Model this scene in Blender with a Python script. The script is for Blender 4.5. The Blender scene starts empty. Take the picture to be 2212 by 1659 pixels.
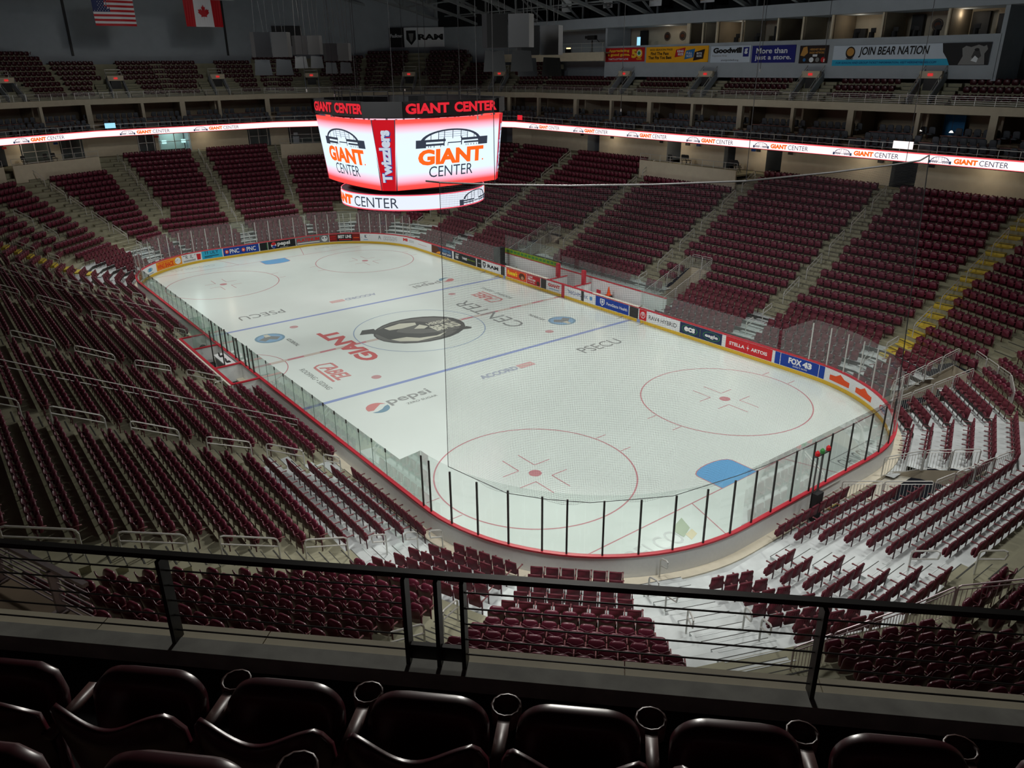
import bpy, math, random
import numpy as np
from mathutils import Matrix, Vector
random.seed(4)
C = bpy.context.scene.collection
SC = bpy.context.scene
PI = math.pi
R2 = math.radians

# ------------------------------------------------------------------ camera
CAM = np.array([-44.8709, 26.1352, 17.0735]); FPX = 1670.3363
def cam_axes(y=-0.6511, p=-0.3919, ro=-0.0103):
    f = np.array([math.cos(p)*math.cos(y), math.cos(p)*math.sin(y), math.sin(p)])
    rt = np.cross(f, [0, 0, 1]); rt /= np.linalg.norm(rt); up = np.cross(rt, f)
    return f, math.cos(ro)*rt+math.sin(ro)*up, -math.sin(ro)*rt+math.cos(ro)*up
CF, CR, CU = cam_axes()
cd = bpy.data.cameras.new('camera'); cam = bpy.data.objects.new('camera', cd); C.objects.link(cam)
cd.sensor_width = 36; cd.lens = FPX/2212*36; cd.clip_start = .05; cd.clip_end = 400
M = Matrix(((CR[0], CU[0], -CF[0], CAM[0]), (CR[1], CU[1], -CF[1], CAM[1]), (CR[2], CU[2], -CF[2], CAM[2]), (0, 0, 0, 1)))
cam.matrix_world = M; SC.camera = cam
def proj(P):
    d = np.asarray(P, float)-CAM; z = d@CF
    return 1106+FPX*(d@CR)/z, 829.5-FPX*(d@CU)/z, z

# ------------------------------------------------------------------ world, lights, exposure
w = bpy.data.worlds.new('world'); SC.world = w; w.use_nodes = True
w.node_tree.nodes['Background'].inputs[0].default_value = (.75, .8, 1, 1)
w.node_tree.nodes['Background'].inputs[1].default_value = .012
SC.view_settings.view_transform = 'Standard'; SC.view_settings.look = 'None'
SC.view_settings.gamma = 1; SC.view_settings.use_curve_mapping = False
SC.view_settings.exposure = 0.0
SC.cycles.use_denoising = True
SC.cycles.transparent_max_bounces = 24
SC.cycles.max_bounces = 6
SC.cycles.sample_clamp_indirect = 4
def spot(x, y, z, tx, ty, e, ang=100, blend=.6, col=(1, .99, .95), size=.6):
    l = bpy.data.lights.new('rink_flood_or_fill', 'SPOT'); l.energy = e; l.spot_size = R2(ang); l.spot_blend = blend
    l.color = col; l.shadow_soft_size = size
    o = bpy.data.objects.new('rink_flood_or_fill', l); C.objects.link(o); o.location = (x, y, z)
    o.rotation_euler = (Vector((tx, ty, 0))-Vector((x, y, z))).to_track_quat('-Z', 'Y').to_euler()
    return o
for x in (-27, -9, 9, 27):
    for y in (-18, 18):
        spot(x, y, 24.5, x*.86, y*.05, 8300, ang=78, blend=.5, size=1.6)
for y in (-9, 9):
    spot(-38, y, 24, -19, y*.6, 8000, ang=80, blend=.7, size=1.5); spot(38, y, 24, 25, y*.7, 4800, ang=52, blend=.6, size=1.5)
# floodlights turned to the stands, then added fill beams
def stand(x, y, z, tx, ty, tz, e, ang, blend=.7, col=(1, .97, .9)):
    o = spot(x, y, z, 0, 0, e, ang, blend, col, 1.2); o.rotation_euler = (Vector((tx, ty, tz))-Vector((x, y, z))).to_track_quat('-Z', 'Y').to_euler()
stand(-8, -6, 26, -34, 16, 4, 17000, 43, .35); stand(-8, 7, 26, -38, -8, 3, 8000, 44)
stand(-5, -11, 26, -14, 25, 5, 7500, 64); stand(16, -11, 26, 13, 25, 5, 5500, 60)
stand(-9, 12, 26, -16, -26, 6, 3600, 62); stand(13, 12, 26, 12, -27, 6, 3600, 62); stand(8, 4, 26, 42, 4, 6, 5500, 66)
stand(5, -20, 25, -41.6, 24.6, 14.4, 52000, 12, .5); stand(-6, 16, 24, 0, -36, 15, 5200, 80, .9, (.85, .93, 1)); stand(0, 8, 24, 50, 2, 17, 2000, 90, .9, (.85, .93, 1))  # added fills: narrow beam brightens the foreground ledge, cool pair lifts the upper walls

# ------------------------------------------------------------------ materials
MATS = {}
def mat(name, col, rough=.6, metal=0, spec=.5, emit=None, es=1, noise=0, nscale=8, bump=0, bscale=40):
    if name in MATS: return MATS[name]
    m = bpy.data.materials.new(name); m.use_nodes = True; nt = m.node_tree; b = nt.nodes['Principled BSDF']
    b.inputs['Base Color'].default_value = (*col, 1); b.inputs['Roughness'].default_value = rough
    b.inputs['Metallic'].default_value = metal; b.inputs['Specular IOR Level'].default_value = spec
    if emit:
        b.inputs['Emission Color'].default_value = (*emit, 1); b.inputs['Emission Strength'].default_value = es
    if noise or bump:
        tc = nt.nodes.new('ShaderNodeTexCoord')
    if noise:
        n = nt.nodes.new('ShaderNodeTexNoise'); n.inputs['Scale'].default_value = nscale; n.inputs['Detail'].default_value = 5
        nt.links.new(tc.outputs['Object'], n.inputs['Vector'])
        r = nt.nodes.new('ShaderNodeMapRange'); r.inputs[1].default_value = .3; r.inputs[2].default_value = .7
        r.inputs[3].default_value = 1-noise; r.inputs[4].default_value = 1+noise
        nt.links.new(n.outputs['Fac'], r.inputs['Value'])
        mx = nt.nodes.new('ShaderNodeVectorMath'); mx.operation = 'SCALE'; mx.inputs[0].default_value = col
        nt.links.new(r.outputs[0], mx.inputs['Scale']); nt.links.new(mx.outputs[0], b.inputs['Base Color'])
    if bump:
        n2 = nt.nodes.new('ShaderNodeTexNoise'); n2.inputs['Scale'].default_value = bscale
        nt.links.new(tc.outputs['Object'], n2.inputs['Vector'])
        bp = nt.nodes.new('ShaderNodeBump'); bp.inputs['Strength'].default_value = bump
        nt.links.new(n2.outputs['Fac'], bp.inputs['Height']); nt.links.new(bp.outputs[0], b.inputs['Normal'])
    MATS[name] = m; return m
def glassmat(name, tint, gl=.05, haze=.06):
    m = bpy.data.materials.new(name); m.use_nodes = True; nt = m.node_tree; nt.nodes.clear()
    o = nt.nodes.new('ShaderNodeOutputMaterial'); t = nt.nodes.new('ShaderNodeBsdfTransparent'); t.inputs[0].default_value = (*tint, 1)
    g = nt.nodes.new('ShaderNodeBsdfGlossy'); g.inputs['Roughness'].default_value = .06; g.inputs[0].default_value = (1, 1, 1, 1)
    d = nt.nodes.new('ShaderNodeBsdfDiffuse'); d.inputs[0].default_value = (.75, .82, .8, 1)
    m1 = nt.nodes.new('ShaderNodeMixShader'); m2 = nt.nodes.new('ShaderNodeMixShader')
    fr = nt.nodes.new('ShaderNodeLayerWeight'); fr.inputs['Blend'].default_value = .12
    mr = nt.nodes.new('ShaderNodeMapRange'); mr.inputs[3].default_value = gl; mr.inputs[4].default_value = .5
    nt.links.new(fr.outputs['Fresnel'], mr.inputs[0]); m1.inputs[0].default_value = haze
    nt.links.new(t.outputs[0], m1.inputs[1]); nt.links.new(d.outputs[0], m1.inputs[2])
    nt.links.new(mr.outputs[0], m2.inputs[0]); nt.links.new(m1.outputs[0], m2.inputs[1]); nt.links.new(g.outputs[0], m2.inputs[2])
    nt.links.new(m2.outputs[0], o.inputs[0]); MATS[name] = m; return m
def emis(name, col, s=1):
    if name in MATS: return MATS[name]
    return mat(name, (0, 0, 0), .5, emit=col, es=s, spec=.2)
mat('concrete', (.30, .29, .20), .85, noise=.16, nscale=.9, bump=.15)
mat('silver_deck', (.56, .60, .60), .5, metal=.1, noise=.12, nscale=1.5)
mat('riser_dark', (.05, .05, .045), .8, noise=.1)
mat('yellow_step', (.62, .47, .06), .6, noise=.12, nscale=4)
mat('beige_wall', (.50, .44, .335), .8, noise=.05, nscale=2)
mat('beige_wall_lit', (.60, .53, .40), .75, noise=.05, nscale=2)  # paler copy of the beige, light mixed into its colour
mat('grey_wall', (.34, .38, .42), .85, noise=.05, nscale=1)
mat('dark_wall', (.11, .12, .135), .85, noise=.1, nscale=1)
mat('brown_wall', (.26, .21, .15), .8, noise=.1, nscale=1)
mat('black', (.012, .012, .013), .6)
mat('black_metal', (.035, .032, .03), .42, metal=.3, noise=.1)
mat('steel', (.60, .60, .57), .4, metal=.4)
mat('steel_pink', (.50, .42, .44), .4, metal=.6)
mat('truss_steel', (.33, .36, .37), .6, metal=.2)
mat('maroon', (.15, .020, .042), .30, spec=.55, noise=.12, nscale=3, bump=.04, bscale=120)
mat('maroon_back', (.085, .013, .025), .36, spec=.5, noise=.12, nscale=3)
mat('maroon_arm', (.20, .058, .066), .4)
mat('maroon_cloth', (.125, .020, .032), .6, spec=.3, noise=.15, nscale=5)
mat('maroon_shaded', (.058, .008, .014), .33, spec=.5, noise=.12, nscale=3); mat('maroon_arm_shaded', (.09, .04, .035), .45)  # the same seat maroon, darkened to carry the upper deck's shade
mat('club_grey', (.08, .09, .108), .7, noise=.15)
mat('drink_rail', (.24, .10, .085), .5)
mat('white_board', (.78, .80, .80), .45, noise=.02)
mat('rail_red', (.55, .025, .045), .4)
mat('kick_yellow', (.78, .50, .03), .4)
mat('rail_white', (.80, .76, .66), .5)
mat('floor_concrete', (.45, .43, .36), .8, noise=.1)
mat('curb_beige', (.66, .61, .48), .8, noise=.05, nscale=3)
mat('ledge_tile', (.70, .64, .48), .8, noise=.10, nscale=3, bump=.1)
mat('ledge_dark', (.34, .34, .31), .85, noise=.2, nscale=6, bump=.2)
mat('brown_floor', (.27, .20, .135), .8, noise=.2, nscale=1.2)
mat('cloth_black', (.008, .008, .009), .8)
mat('speaker_grille', (.03, .032, .035), .6, noise=.1)
mat('speaker_grey', (.012, .013, .014), .5)
mat('steel_dark', (.10, .10, .10), .5, metal=.5)
mat('roof_black', (.008, .01, .012), .9)
glassmat('glass_end', (.90, .945, .93), .035, .07)
glassmat('glass_side', (.80, .90, .865), .04, .07)
glassmat('glass_green', (.72, .86, .80), .05, .07)
def flat(name, rgb, rough=.55):
    return mat(name, tuple(((c/255+.055)/1.055)**2.4 if c > 10 else c/255/12.92 for c in rgb), rough, spec=.3)
def lin(*rgb): return tuple(((c/255+.055)/1.055)**2.4 if c > 10 else c/255/12.92 for c in rgb)

# ------------------------------------------------------------------ mesh builder
class MB:
    def __init__(s): s.v = []; s.f = []; s.m = []; s.mats = []
    def mi(s, name):
        if name not in s.mats: s.mats.append(name)
        return s.mats.index(name)
    def add(s, vs, fs, m):
        o = len(s.v); s.v += [tuple(map(float, p)) for p in vs]; k = s.mi(m)
        for f in fs: s.f.append(tuple(i+o for i in f)); s.m.append(k)
    def quad(s, a, b, c, d, m): s.add([a, b, c, d], [(0, 1, 2, 3)], m)
    def box(s, c, size, m, ux=(1, 0, 0), uy=None, uz=(0, 0, 1)):
        ux = np.append(np.array(ux, float), [0.]*(3-len(ux))); ux /= np.linalg.norm(ux); uz = np.array(uz, float)
        uy = np.cross(uz, ux) if uy is None else np.array(uy, float); uy /= np.linalg.norm(uy)
        c = np.array(c, float); a, b, h = [q/2 for q in size]
        vs = [c+sx*a*ux+sy*b*uy+sz*h*uz for sz in (-1, 1) for sx, sy in ((-1, -1), (1, -1), (1, 1), (-1, 1))]
        s.add(vs, [(3, 2, 1, 0), (4, 5, 6, 7), (0, 1, 5, 4), (1, 2, 6, 5), (2, 3, 7, 6), (3, 0, 4, 7)], m)
    def bar(s, a, b, wd, ht, m):
        a = np.array(a, float); b = np.array(b, float); d = b-a; L = np.linalg.norm(d); ux = d/L
        ref = np.array([0, 0, 1.]) if abs(ux[2]) < .95 else np.array([1., 0, 0])
        uy = np.cross(ref, ux); uy /= np.linalg.norm(uy); uz = np.cross(ux, uy)
        s.box((a+b)/2, (L, wd, ht), m, ux, uy, uz)
    def tube(s, pts, r, m, n=6, closed=False):
        P = [np.array(p, float) for p in pts]; N = len(P); rings = []
        for i, p in enumerate(P):
            if closed: d = P[(i+1) % N]-P[i-1]
            else: d = P[min(i+1, N-1)]-P[max(i-1, 0)]
            d = d/(np.linalg.norm(d)+1e-9)
            ref = np.array([0, 0, 1.]) if abs(d[2]) < .9 else np.array([1., 0, 0])
            a = np.cross(d, ref); a /= np.linalg.norm(a); b = np.cross(d, a)
            rings.append([p+r*(math.cos(t)*a+math.sin(t)*b) for t in np.linspace(0, 2*PI, n, endpoint=False)])
        vs = [q for rg in rings for q in rg]; fs = []
        for i in range(N if closed else N-1):
            j = (i+1) % N
            for k in range(n): fs.append((i*n+k, i*n+(k+1) % n, j*n+(k+1) % n, j*n+k))
        if not closed: fs += [tuple(range(n))[::-1], tuple((N-1)*n+k for k in range(n))]
        s.add(vs, fs, m)
    def cyl(s, c, r, h, m, n=16, r2=None):
        r2 = r if r2 is None else r2
        vs = [(c[0]+r*math.cos(t), c[1]+r*math.sin(t), c[2]) for t in np.linspace(0, 2*PI, n, endpoint=False)] + \
             [(c[0]+r2*math.cos(t), c[1]+r2*math.sin(t), c[2]+h) for t in np.linspace(0, 2*PI, n, endpoint=False)]
        s.add(vs, [(k, (k+1) % n, n+(k+1) % n, n+k) for k in range(n)]+[tuple(range(n))[::-1], tuple(range(n, 2*n))], m)
    def build(s, name, parent=None, smooth=False, **tags):
        me = bpy.data.meshes.new(name); me.from_pydata(s.v, [], s.f); me.update()
        for q in s.mats: me.materials.append(MATS[q])
        me.polygons.foreach_set('material_index', s.m)
        if smooth: me.polygons.foreach_set('use_smooth', [True]*len(s.f))
        o = bpy.data.objects.new(name, me); C.objects.link(o)
        if parent: o.parent = parent
        for k, v in tags.items(): o[{'cat': 'category'}.get(k, k)] = v
        return o
def empty(name, loc=(0, 0, 0), rz=0, **tags):
    o = bpy.data.objects.new(name, None); C.objects.link(o); o.location = loc; o.rotation_euler = (0, 0, rz); o.empty_display_size = .1
    for k, v in tags.items(): o[{'cat': 'category'}.get(k, k)] = v
    return o
def centred(mb, name, **tags):
    """thing that is one mesh, with its origin at the base centre"""
    V = np.array(mb.v); c = (V.min(0)+V.max(0))/2; c[2] = V[:, 2].min()
    mb.v = [tuple(p) for p in (V-c)]; o = mb.build(name, **tags); o.location = c; return o
def ordn(n): return '%d%s' % (n, 'th' if 10 <= n % 100 <= 20 else {1: 'st', 2: 'nd', 3: 'rd'}.get(n % 10, 'th'))

# text -> flat polygons
_tc = {}
def text_poly(s, bold=0, shear=0):
    key = (s, bold, shear)
    if key in _tc: return _tc[key]
    cu = bpy.data.curves.new('t', 'FONT'); cu.body = s; cu.size = 1; cu.offset = bold; cu.shear = shear; cu.resolution_u = 3
    o = bpy.data.objects.new('t', cu); C.objects.link(o); bpy.context.view_layer.update()
    dg = bpy.context.evaluated_depsgraph_get(); me = o.evaluated_get(dg).to_mesh()
    V = np.array([tuple(v.co)[:2] for v in me.vertices]); F = [tuple(p.vertices) for p in me.polygons]
    if len(V):
        V = V-V.min(0); 
    _tc[key] = (V, F); bpy.data.objects.remove(o); bpy.data.curves.remove(cu); return _tc[key]
def put_text(mb, s, box, fn, m, bold=.02, shear=0):
    """box=(u0,v0,u1,v1) in the panel's own metres; fn maps (u,v)->xyz"""
    V, F = text_poly(s, bold, shear)
    if not len(V): return
    mx = V.max(0); u0, v0, u1, v1 = box
    U = u0+V[:, 0]/mx[0]*(u1-u0); W = v0+V[:, 1]/mx[1]*(v1-v0)
    mb.add([fn(a, b) for a, b in zip(U, W)], F, m)
def put_poly(mb, pts, fn, m): mb.add([fn(a, b) for a, b in pts], [tuple(range(len(pts)))], m)
def put_rect(mb, u0, v0, u1, v1, fn, m, n=1):
    for i in range(n):
        a = u0+(u1-u0)*i/n; b = u0+(u1-u0)*(i+1)/n
        mb.add([fn(a, v0), fn(b, v0), fn(b, v1), fn(a, v1)], [(0, 1, 2, 3)], m)
def put_disc(mb, cu_, cv, ru, rv, fn, m, n=24, a0=0, a1=2*PI):
    put_poly(mb, [(cu_+ru*math.cos(t), cv+rv*math.sin(t)) for t in np.linspace(a0, a1, n, endpoint=(abs(a1-a0) < 6.2))], fn, m)
def put_ring(mb, cu_, cv, r0, r1, fn, m, n=64, a0=0, a1=2*PI):
    T = np.linspace(a0, a1, n+1)
    for a, b in zip(T[:-1], T[1:]):
        mb.add([fn(cu_+r*math.cos(t), cv+r*math.sin(t)) for r, t in ((r0, a), (r1, a), (r1, b), (r0, b))], [(0, 1, 2, 3)], m)
def put_line(mb, pts, wd, fn, m):
    for (a, b), (c, d) in zip(pts[:-1], pts[1:]):
        L = math.hypot(c-a, d-b); nx, ny = -(d-b)/L*wd/2, (c-a)/L*wd/2
        mb.add([fn(a+nx, b+ny), fn(a-nx, b-ny), fn(c-nx, d-ny), fn(c+nx, d+ny)], [(0, 1, 2, 3)], m)

# ------------------------------------------------------------------ bowl geometry
RX, RY, RR = 21.95, 4.42, 8.53
FAC = []
for k in range(16):
    a = R2(22.5*k); n = np.array([math.cos(a), math.sin(a)])
    FAC.append((n, abs(n[0])*RX+abs(n[1])*RY+RR, np.array([-n[1], n[0]])))
def fcorner(k):
    n = FAC[k][0]
    return np.array([np.sign(round(n[0], 6))*RX, np.sign(round(n[1], 6))*RY])
def fpt(k, t, D, z=None):
    n, h, tt = FAC[k]; p = fcorner(k)+n*(RR+D)+tt*t
    return p if z is None else np.array([p[0], p[1], z])
def vtx(k, D, D2=None):
    """corner between facet k and k+1 at offsets D / D2"""
    D2 = D if D2 is None else D2
    a, b = FAC[k % 16], FAC[(k+1) % 16]
    return np.linalg.solve(np.array([a[0], b[0]]), np.array([a[1]+D, b[1]+D2]))
def tspan(k, D):
    c = fcorner(k); n, h, tt = FAC[k]
    return (vtx(k-1, D)-c)@tt, (vtx(k, D)-c)@tt
def Dof(p): return max(FAC[k][0]@p[:2]-FAC[k][1] for k in range(16))
def P3(p, z): return np.array([p[0], p[1], z])
def tread(i): return .10+.25*min(i, 6)+.425*max(0, i-6)
NROW = 22
def DF(i): return .05+.8*i            # front edge of row i's tread
def DB(i): return .70+.8*i            # seat-back line
def zsurf(D):
    q = (D-.45)/.8; return .1+.25*min(max(q, -.5), 6)+max(0, q-6)*.425

# ------------------------------------------------------------------ floor and outer shell
b = MB()
ring = [vtx(k, 1.2) for k in range(16)]
b.add([P3(p, -.02) for p in ring], [tuple(range(16))], 'floor_concrete')
b.build('floor', kind='structure')

# aisles as plan polylines
AIS = {
 'R0': ([(18.0, -13.6), (18.2, -31)], 'right'), 'R1': ([(6.3, -15.5), (6.3, -31)], 'right'),
 'R2': ([(-4.85, -15.5), (-4.85, -31)], 'right'), 'R3': ([(-16.1, -13.4), (-16.1, -31)], 'right'),
 'R4': ([(-24.0, -13.6), (-24.9, -18.2), (-25.8, -31)], 'right'), 'R5': ([(-30.2, -17.9), (-34.6, -28.6)], 'right'),
 'RF': ([(25.6, -13.4), (30.6, -29.6)], 'right'),
 'F2': ([(38.9, -7.5), (48.8, -9.8)], 'far'), 'F2b': ([(30.9, -9.6), (35.4, -11.5)], 'far'), 'F1': ([(31.0, .1), (48.6, -.7)], 'far'),
 'F0': ([(38.6, 6.4), (48.6, 7.9)], 'far'), 'FM': ([(31.2, 9.4), (34.6, 10.8), (39.8, 14.0), (45.2, 17.2)], 'far'),
 'FL': ([(33.1, 16.6), (40.4, 24.2)], 'far'), 'FY': ([(26.9, 14.6), (28.0, 18.3), (31.5, 26.8)], 'far'),
 'L0': ([(17.4, 13.4), (19.3, 17.0), (21.2, 20.9), (22.3, 30.6)], 'left'), 'L1': ([(6.3, 13.5), (9.1, 17.0), (9.95, 20), (10, 30.6)], 'left'),
 'L2': ([(-4.2, 15.0), (-2.2, 17.6), (-1.9, 30.6)], 'left'), 'L3': ([(-16.3, 13.7), (-14.4, 16.5), (-13.6, 19.5), (-13.5, 30.6)], 'left'),
 'L4': ([(-23.6, 13.3), (-23.5, 18), (-24.6, 27), (-24.9, 30.6)], 'left'),
 'NA': ([(-28.75, 15.95), (-29.0, 16.2), (-30.7, 18.3), (-34.6, 27.6)], 'near'),
 'NB': ([(-29.3, 8.1), (-31.6, 9.2), (-33.45, 9.9), (-35.2, 10.8), (-36.6, 12.1), (-43, 17.0)], 'near'),
 'NC': ([(-31.5, 3.9), (-39, 3.6), (-47.5, 3.6)], 'near'),
}
def pdist(p, poly):
    best = 1e9
    for a, c in zip(poly[:-1], poly[1:]):
        a = np.array(a); c = np.array(c); d = c-a; t = min(1, max(0, (p-a)@d/(d@d))); best = min(best, np.linalg.norm(p-a-t*d))
    return best
AW = {k: .56 for k in AIS}; AW['NB'] = .88; AW['NC'] = .6
def inpoly(p, poly):
    c = False; j = len(poly)-1
    for i in range(len(poly)):
        (xi, yi), (xj, yj) = poly[i], poly[j]
        if (yi > p[1]) != (yj > p[1]) and p[0] < (xj-xi)*(p[1]-yi)/(yj-yi)+xi: c = not c
        j = i
    return c
VOMA = [(-26.6, -12.6), (-28.2, -16.9), (-29.9, -16.0), (-29.2, -14.2), (-27.9, -11.0)]
VOMB = [(-30.3, -1.5), (-33.9, -2.7), (-34.3, -6.9), (-32.0, -6.3), (-30.4, -5.3)]
VOMS = [VOMA, VOMB, [(8.15, -12), (10.15, -12), (10.15, -20.2), (8.15, -20.2)], [(-9.05, -12), (-7.0, -12), (-7.0, -20.1), (-9.05, -20.1)],
        [(-4.9, 12), (5.3, 12), (5.3, 14.9), (-4.9, 14.9)], [(-9.2, -16.0), (10.2, -16.0), (10.2, -12), (-9.2, -12)]]
TERR = [(7.6, -28.95, -3.9, -28.95)]      # accessible platforms
def silver(k, i, x=0):
    if k == 4: return i < 5 and x < -14.6
    if k in (5, 6): return i < 5
    if k in (7, 8, 9): return i < 9
    if k == 4: return False
    return i < 6
# terraces: one mesh per facet
TERZ = {12: (-4.1, 6.1), 0: (-17, -10.2), 1: (3.6, 9), 2: (-3, -1)}
ter = MB()
def hole(p): return any(inpoly(p, v) for v in VOMS[:4])
for k in range(16):
    for i in range(NROW):
        z = tread(i); zp = tread(i-1) if i else -.02
        d0, d1 = DF(i), DF(i+1)
        t0, t1 = tspan(k, d0); n = max(1, int((t1-t0)/1.0)) if i < 9 else 1
        A = [vtx(k-1, d0)*(1-j/n)+vtx(k, d0)*j/n for j in range(n+1)]; B = [vtx(k-1, d1)*(1-j/n)+vtx(k, d1)*j/n for j in range(n+1)]
        for j in range(n):
            c = (A[j]+A[j+1]+B[j]+B[j+1])/4; m = 'silver_deck' if silver(k, i, c[0]) else 'concrete'
            if i < 9 and hole(c): continue
            if i < 3 and k in (4, 12) and -9.2 < c[0] < 10.2 and (k == 12 or -4.9 < c[0] < 5.3) and (k == 12 or i < 2): continue
            ter.quad(P3(A[j], z), P3(B[j], z), P3(B[j+1], z), P3(A[j+1], z), m)
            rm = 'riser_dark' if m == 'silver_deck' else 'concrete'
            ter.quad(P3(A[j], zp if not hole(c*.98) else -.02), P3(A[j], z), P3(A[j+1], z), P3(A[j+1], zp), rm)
            if m == 'silver_deck':
                ter.quad(P3(A[j], z-.035), P3(A[j], z+.002), P3(A[j+1], z+.002), P3(A[j+1], z-.035), m)
# side walls of the walk-through openings
for v in VOMS[:4]:
    for a, c in zip(v, v[1:]+v[:1]):
        if Dof(np.array(a)) < .3 and Dof(np.array(c)) < .3: continue
        n = 4
        for j in range(n):
            p = np.array(a)*(1-j/n)+np.array(c)*j/n; q = np.array(a)*(1-(j+1)/n)+np.array(c)*(j+1)/n
            za, zc = zsurf(Dof(p)), zsurf(Dof(q))
            ter.quad(P3(p, -.02), P3(q, -.02), P3(q, zc), P3(p, za), 'beige_wall')
ZC = tread(NROW)
for k in range(16):
    a0, a1, c0, c1 = vtx(k-1, DF(NROW)), vtx(k, DF(NROW)), vtx(k-1, 21), vtx(k, 21)
    ter.quad(P3(a0, ZC), P3(c0, ZC), P3(c1, ZC), P3(a1, ZC), 'concrete')
    ter.quad(P3(a0, ZC-.425), P3(a0, ZC), P3(a1, ZC), P3(a1, ZC-.425), 'concrete')
ter.build('floor_terraces', kind='structure')
# curb ring between boards and first row
b = MB()
def perim(s, off=0.):
    """point on the boards line (clockwise from the far left corner), off>0 = away from the ice"""
    q = PI/2*RR; segs = [('a', q, RX, RY, PI/2), ('l', 2*RY, (RX+RR, RY), (0, -1)), ('a', q, RX, -RY, 0), ('l', 2*RX, (RX, -RY-RR), (-1, 0)),
        ('a', q, -RX, -RY, -PI/2), ('l', 2*RY, (-RX-RR, -RY), (0, 1)), ('a', q, -RX, RY, PI), ('l', 2*RX, (-RX, RY+RR), (1, 0))]
    tot = sum(g[1] for g in segs); s = s % tot
    for g in segs:
        if s <= g[1]+1e-9:
            if g[0] == 'a':
                a = g[4]-s/RR; n = np.array([math.cos(a), math.sin(a)]); p = np.array([g[2], g[3]])+n*(RR+off)
            else:
                d = np.array(g[3], float); n = np.array([-d[1], d[0]]); p = np.array(g[2])+d*s+n*off
            return p, n
        s -= g[1]
SP = 4*PI/2*RR+4*RY+4*RX
def ribbon(mb, offs_z, m, n=280, s0=0, s1=None, closed=True):
    """sweep a profile [(off,z),...] along the boards"""
    s1 = SP if s1 is None else s1; N = len(offs_z)
    for i in range(n):
        a = s0+(s1-s0)*i/n; c = s0+(s1-s0)*(i+1)/n
        r0 = [P3(perim(a, o)[0], z) for o, z in offs_z]; r1 = [P3(perim(c, o)[0], z) for o, z in offs_z]
        for j in range(N if closed else N-1):
            jj = (j+1) % N; mb.add([r0[j], r0[jj], r1[jj], r1[j]], [(0, 1, 2, 3)], m)
ribbon(b, [(.12, .0), (.12, .16), (.52, .16), (.52, .0)], 'curb_beige')
b.build('trim_1', kind='structure')
# aisle steps
STNAME = {'right': 'right-hand stand', 'far': 'far end stand', 'left': 'left-hand stand', 'near': 'near end stand'}
DESC = {'R0': 'farthest full aisle of the right-hand stand', 'R1': 'right-hand aisle just beyond the accessible platform', 'R2': 'right-hand aisle on the near side of the accessible platform',
 'R3': 'right-hand aisle above the red star advert', 'R4': 'right-hand aisle painted yellow at the corner', 'R5': 'aisle right of the yellow stairs at the frame edge',
 'RF': 'far right corner aisle partly behind the scoreboard', 'F2': 'far end aisle beside the scoreboard edge', 'F2b': 'short silver flight below the scoreboard behind the end glass',
 'F1': 'far end aisle reaching down to the glass', 'F0': 'far end aisle left of the middle one', 'FM': 'far left aisle running into the rink corner', 'FL': 'short far left corner aisle near the frame edge',
 'FY': 'yellow painted aisle in the far left corner', 'L0': 'farthest aisle of the left-hand stand', 'L1': 'left-hand aisle level with the timekeeper box', 'L2': 'left-hand aisle ending at the penalty box corner',
 'L3': 'left-hand aisle in the middle distance', 'L4': 'left-hand aisle just beyond the black railing', 'NA': 'foreground corner aisle seen between the railing posts', 'NB': 'wide silver foreground aisle', 'NC': 'right foreground aisle with silver steps'}
def along(poly, step=.05):
    out = []
    for a, c in zip(poly[:-1], poly[1:]):
        a = np.array(a, float); c = np.array(c, float); L = np.linalg.norm(c-a)
        for q in np.arange(0, L, step): out.append((a+(c-a)*q/L, (c-a)/L))
    return out
for key, (poly, side) in AIS.items():
    mb = MB(); pts = along(poly); w_ = AW[key]
    last = None
    for p, d in pts:
        D = Dof(p); i = int((D-.05)/.8) if D > .05 else -1
        if i != last and i >= 0 and last is not None and i > last and i < NROW+1:
            z = tread(i); zp = tread(i-1); h = (z-zp)/2
            col = 'yellow_step' if key in ('R4', 'FY') and i >= 5 else ('silver_deck' if (side != 'left' and i < 6) or key == 'L4' and i < 5 or key == 'NB' and i < 11 or key == 'NC' and i < 9 else 'concrete')
            kk = max(range(16), key=lambda q: FAC[q][0]@p-FAC[q][1]); n = FAC[kk][0]; tt = FAC[kk][2]
            mb.box(P3(p-n*.17, zp+h/2+.002), (w_*2, .34, h), col, ux=tt)
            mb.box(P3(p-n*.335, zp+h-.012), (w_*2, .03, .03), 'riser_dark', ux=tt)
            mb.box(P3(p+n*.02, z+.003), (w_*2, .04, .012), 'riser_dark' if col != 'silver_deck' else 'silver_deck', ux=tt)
            if col == 'yellow_step': mb.box(P3(p+n*.33, z+.006), (w_*2, .62, .012), col, ux=tt)
        last = i
    if mb.v: centred(mb, 'aisle_steps', label='%s steps of the %s' % ('yellow' if key in ('R4', 'FY') else ('silver' if key in ('NB', 'NC', 'F2b') else 'grey'), DESC[key]), cat='stairs')

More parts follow.
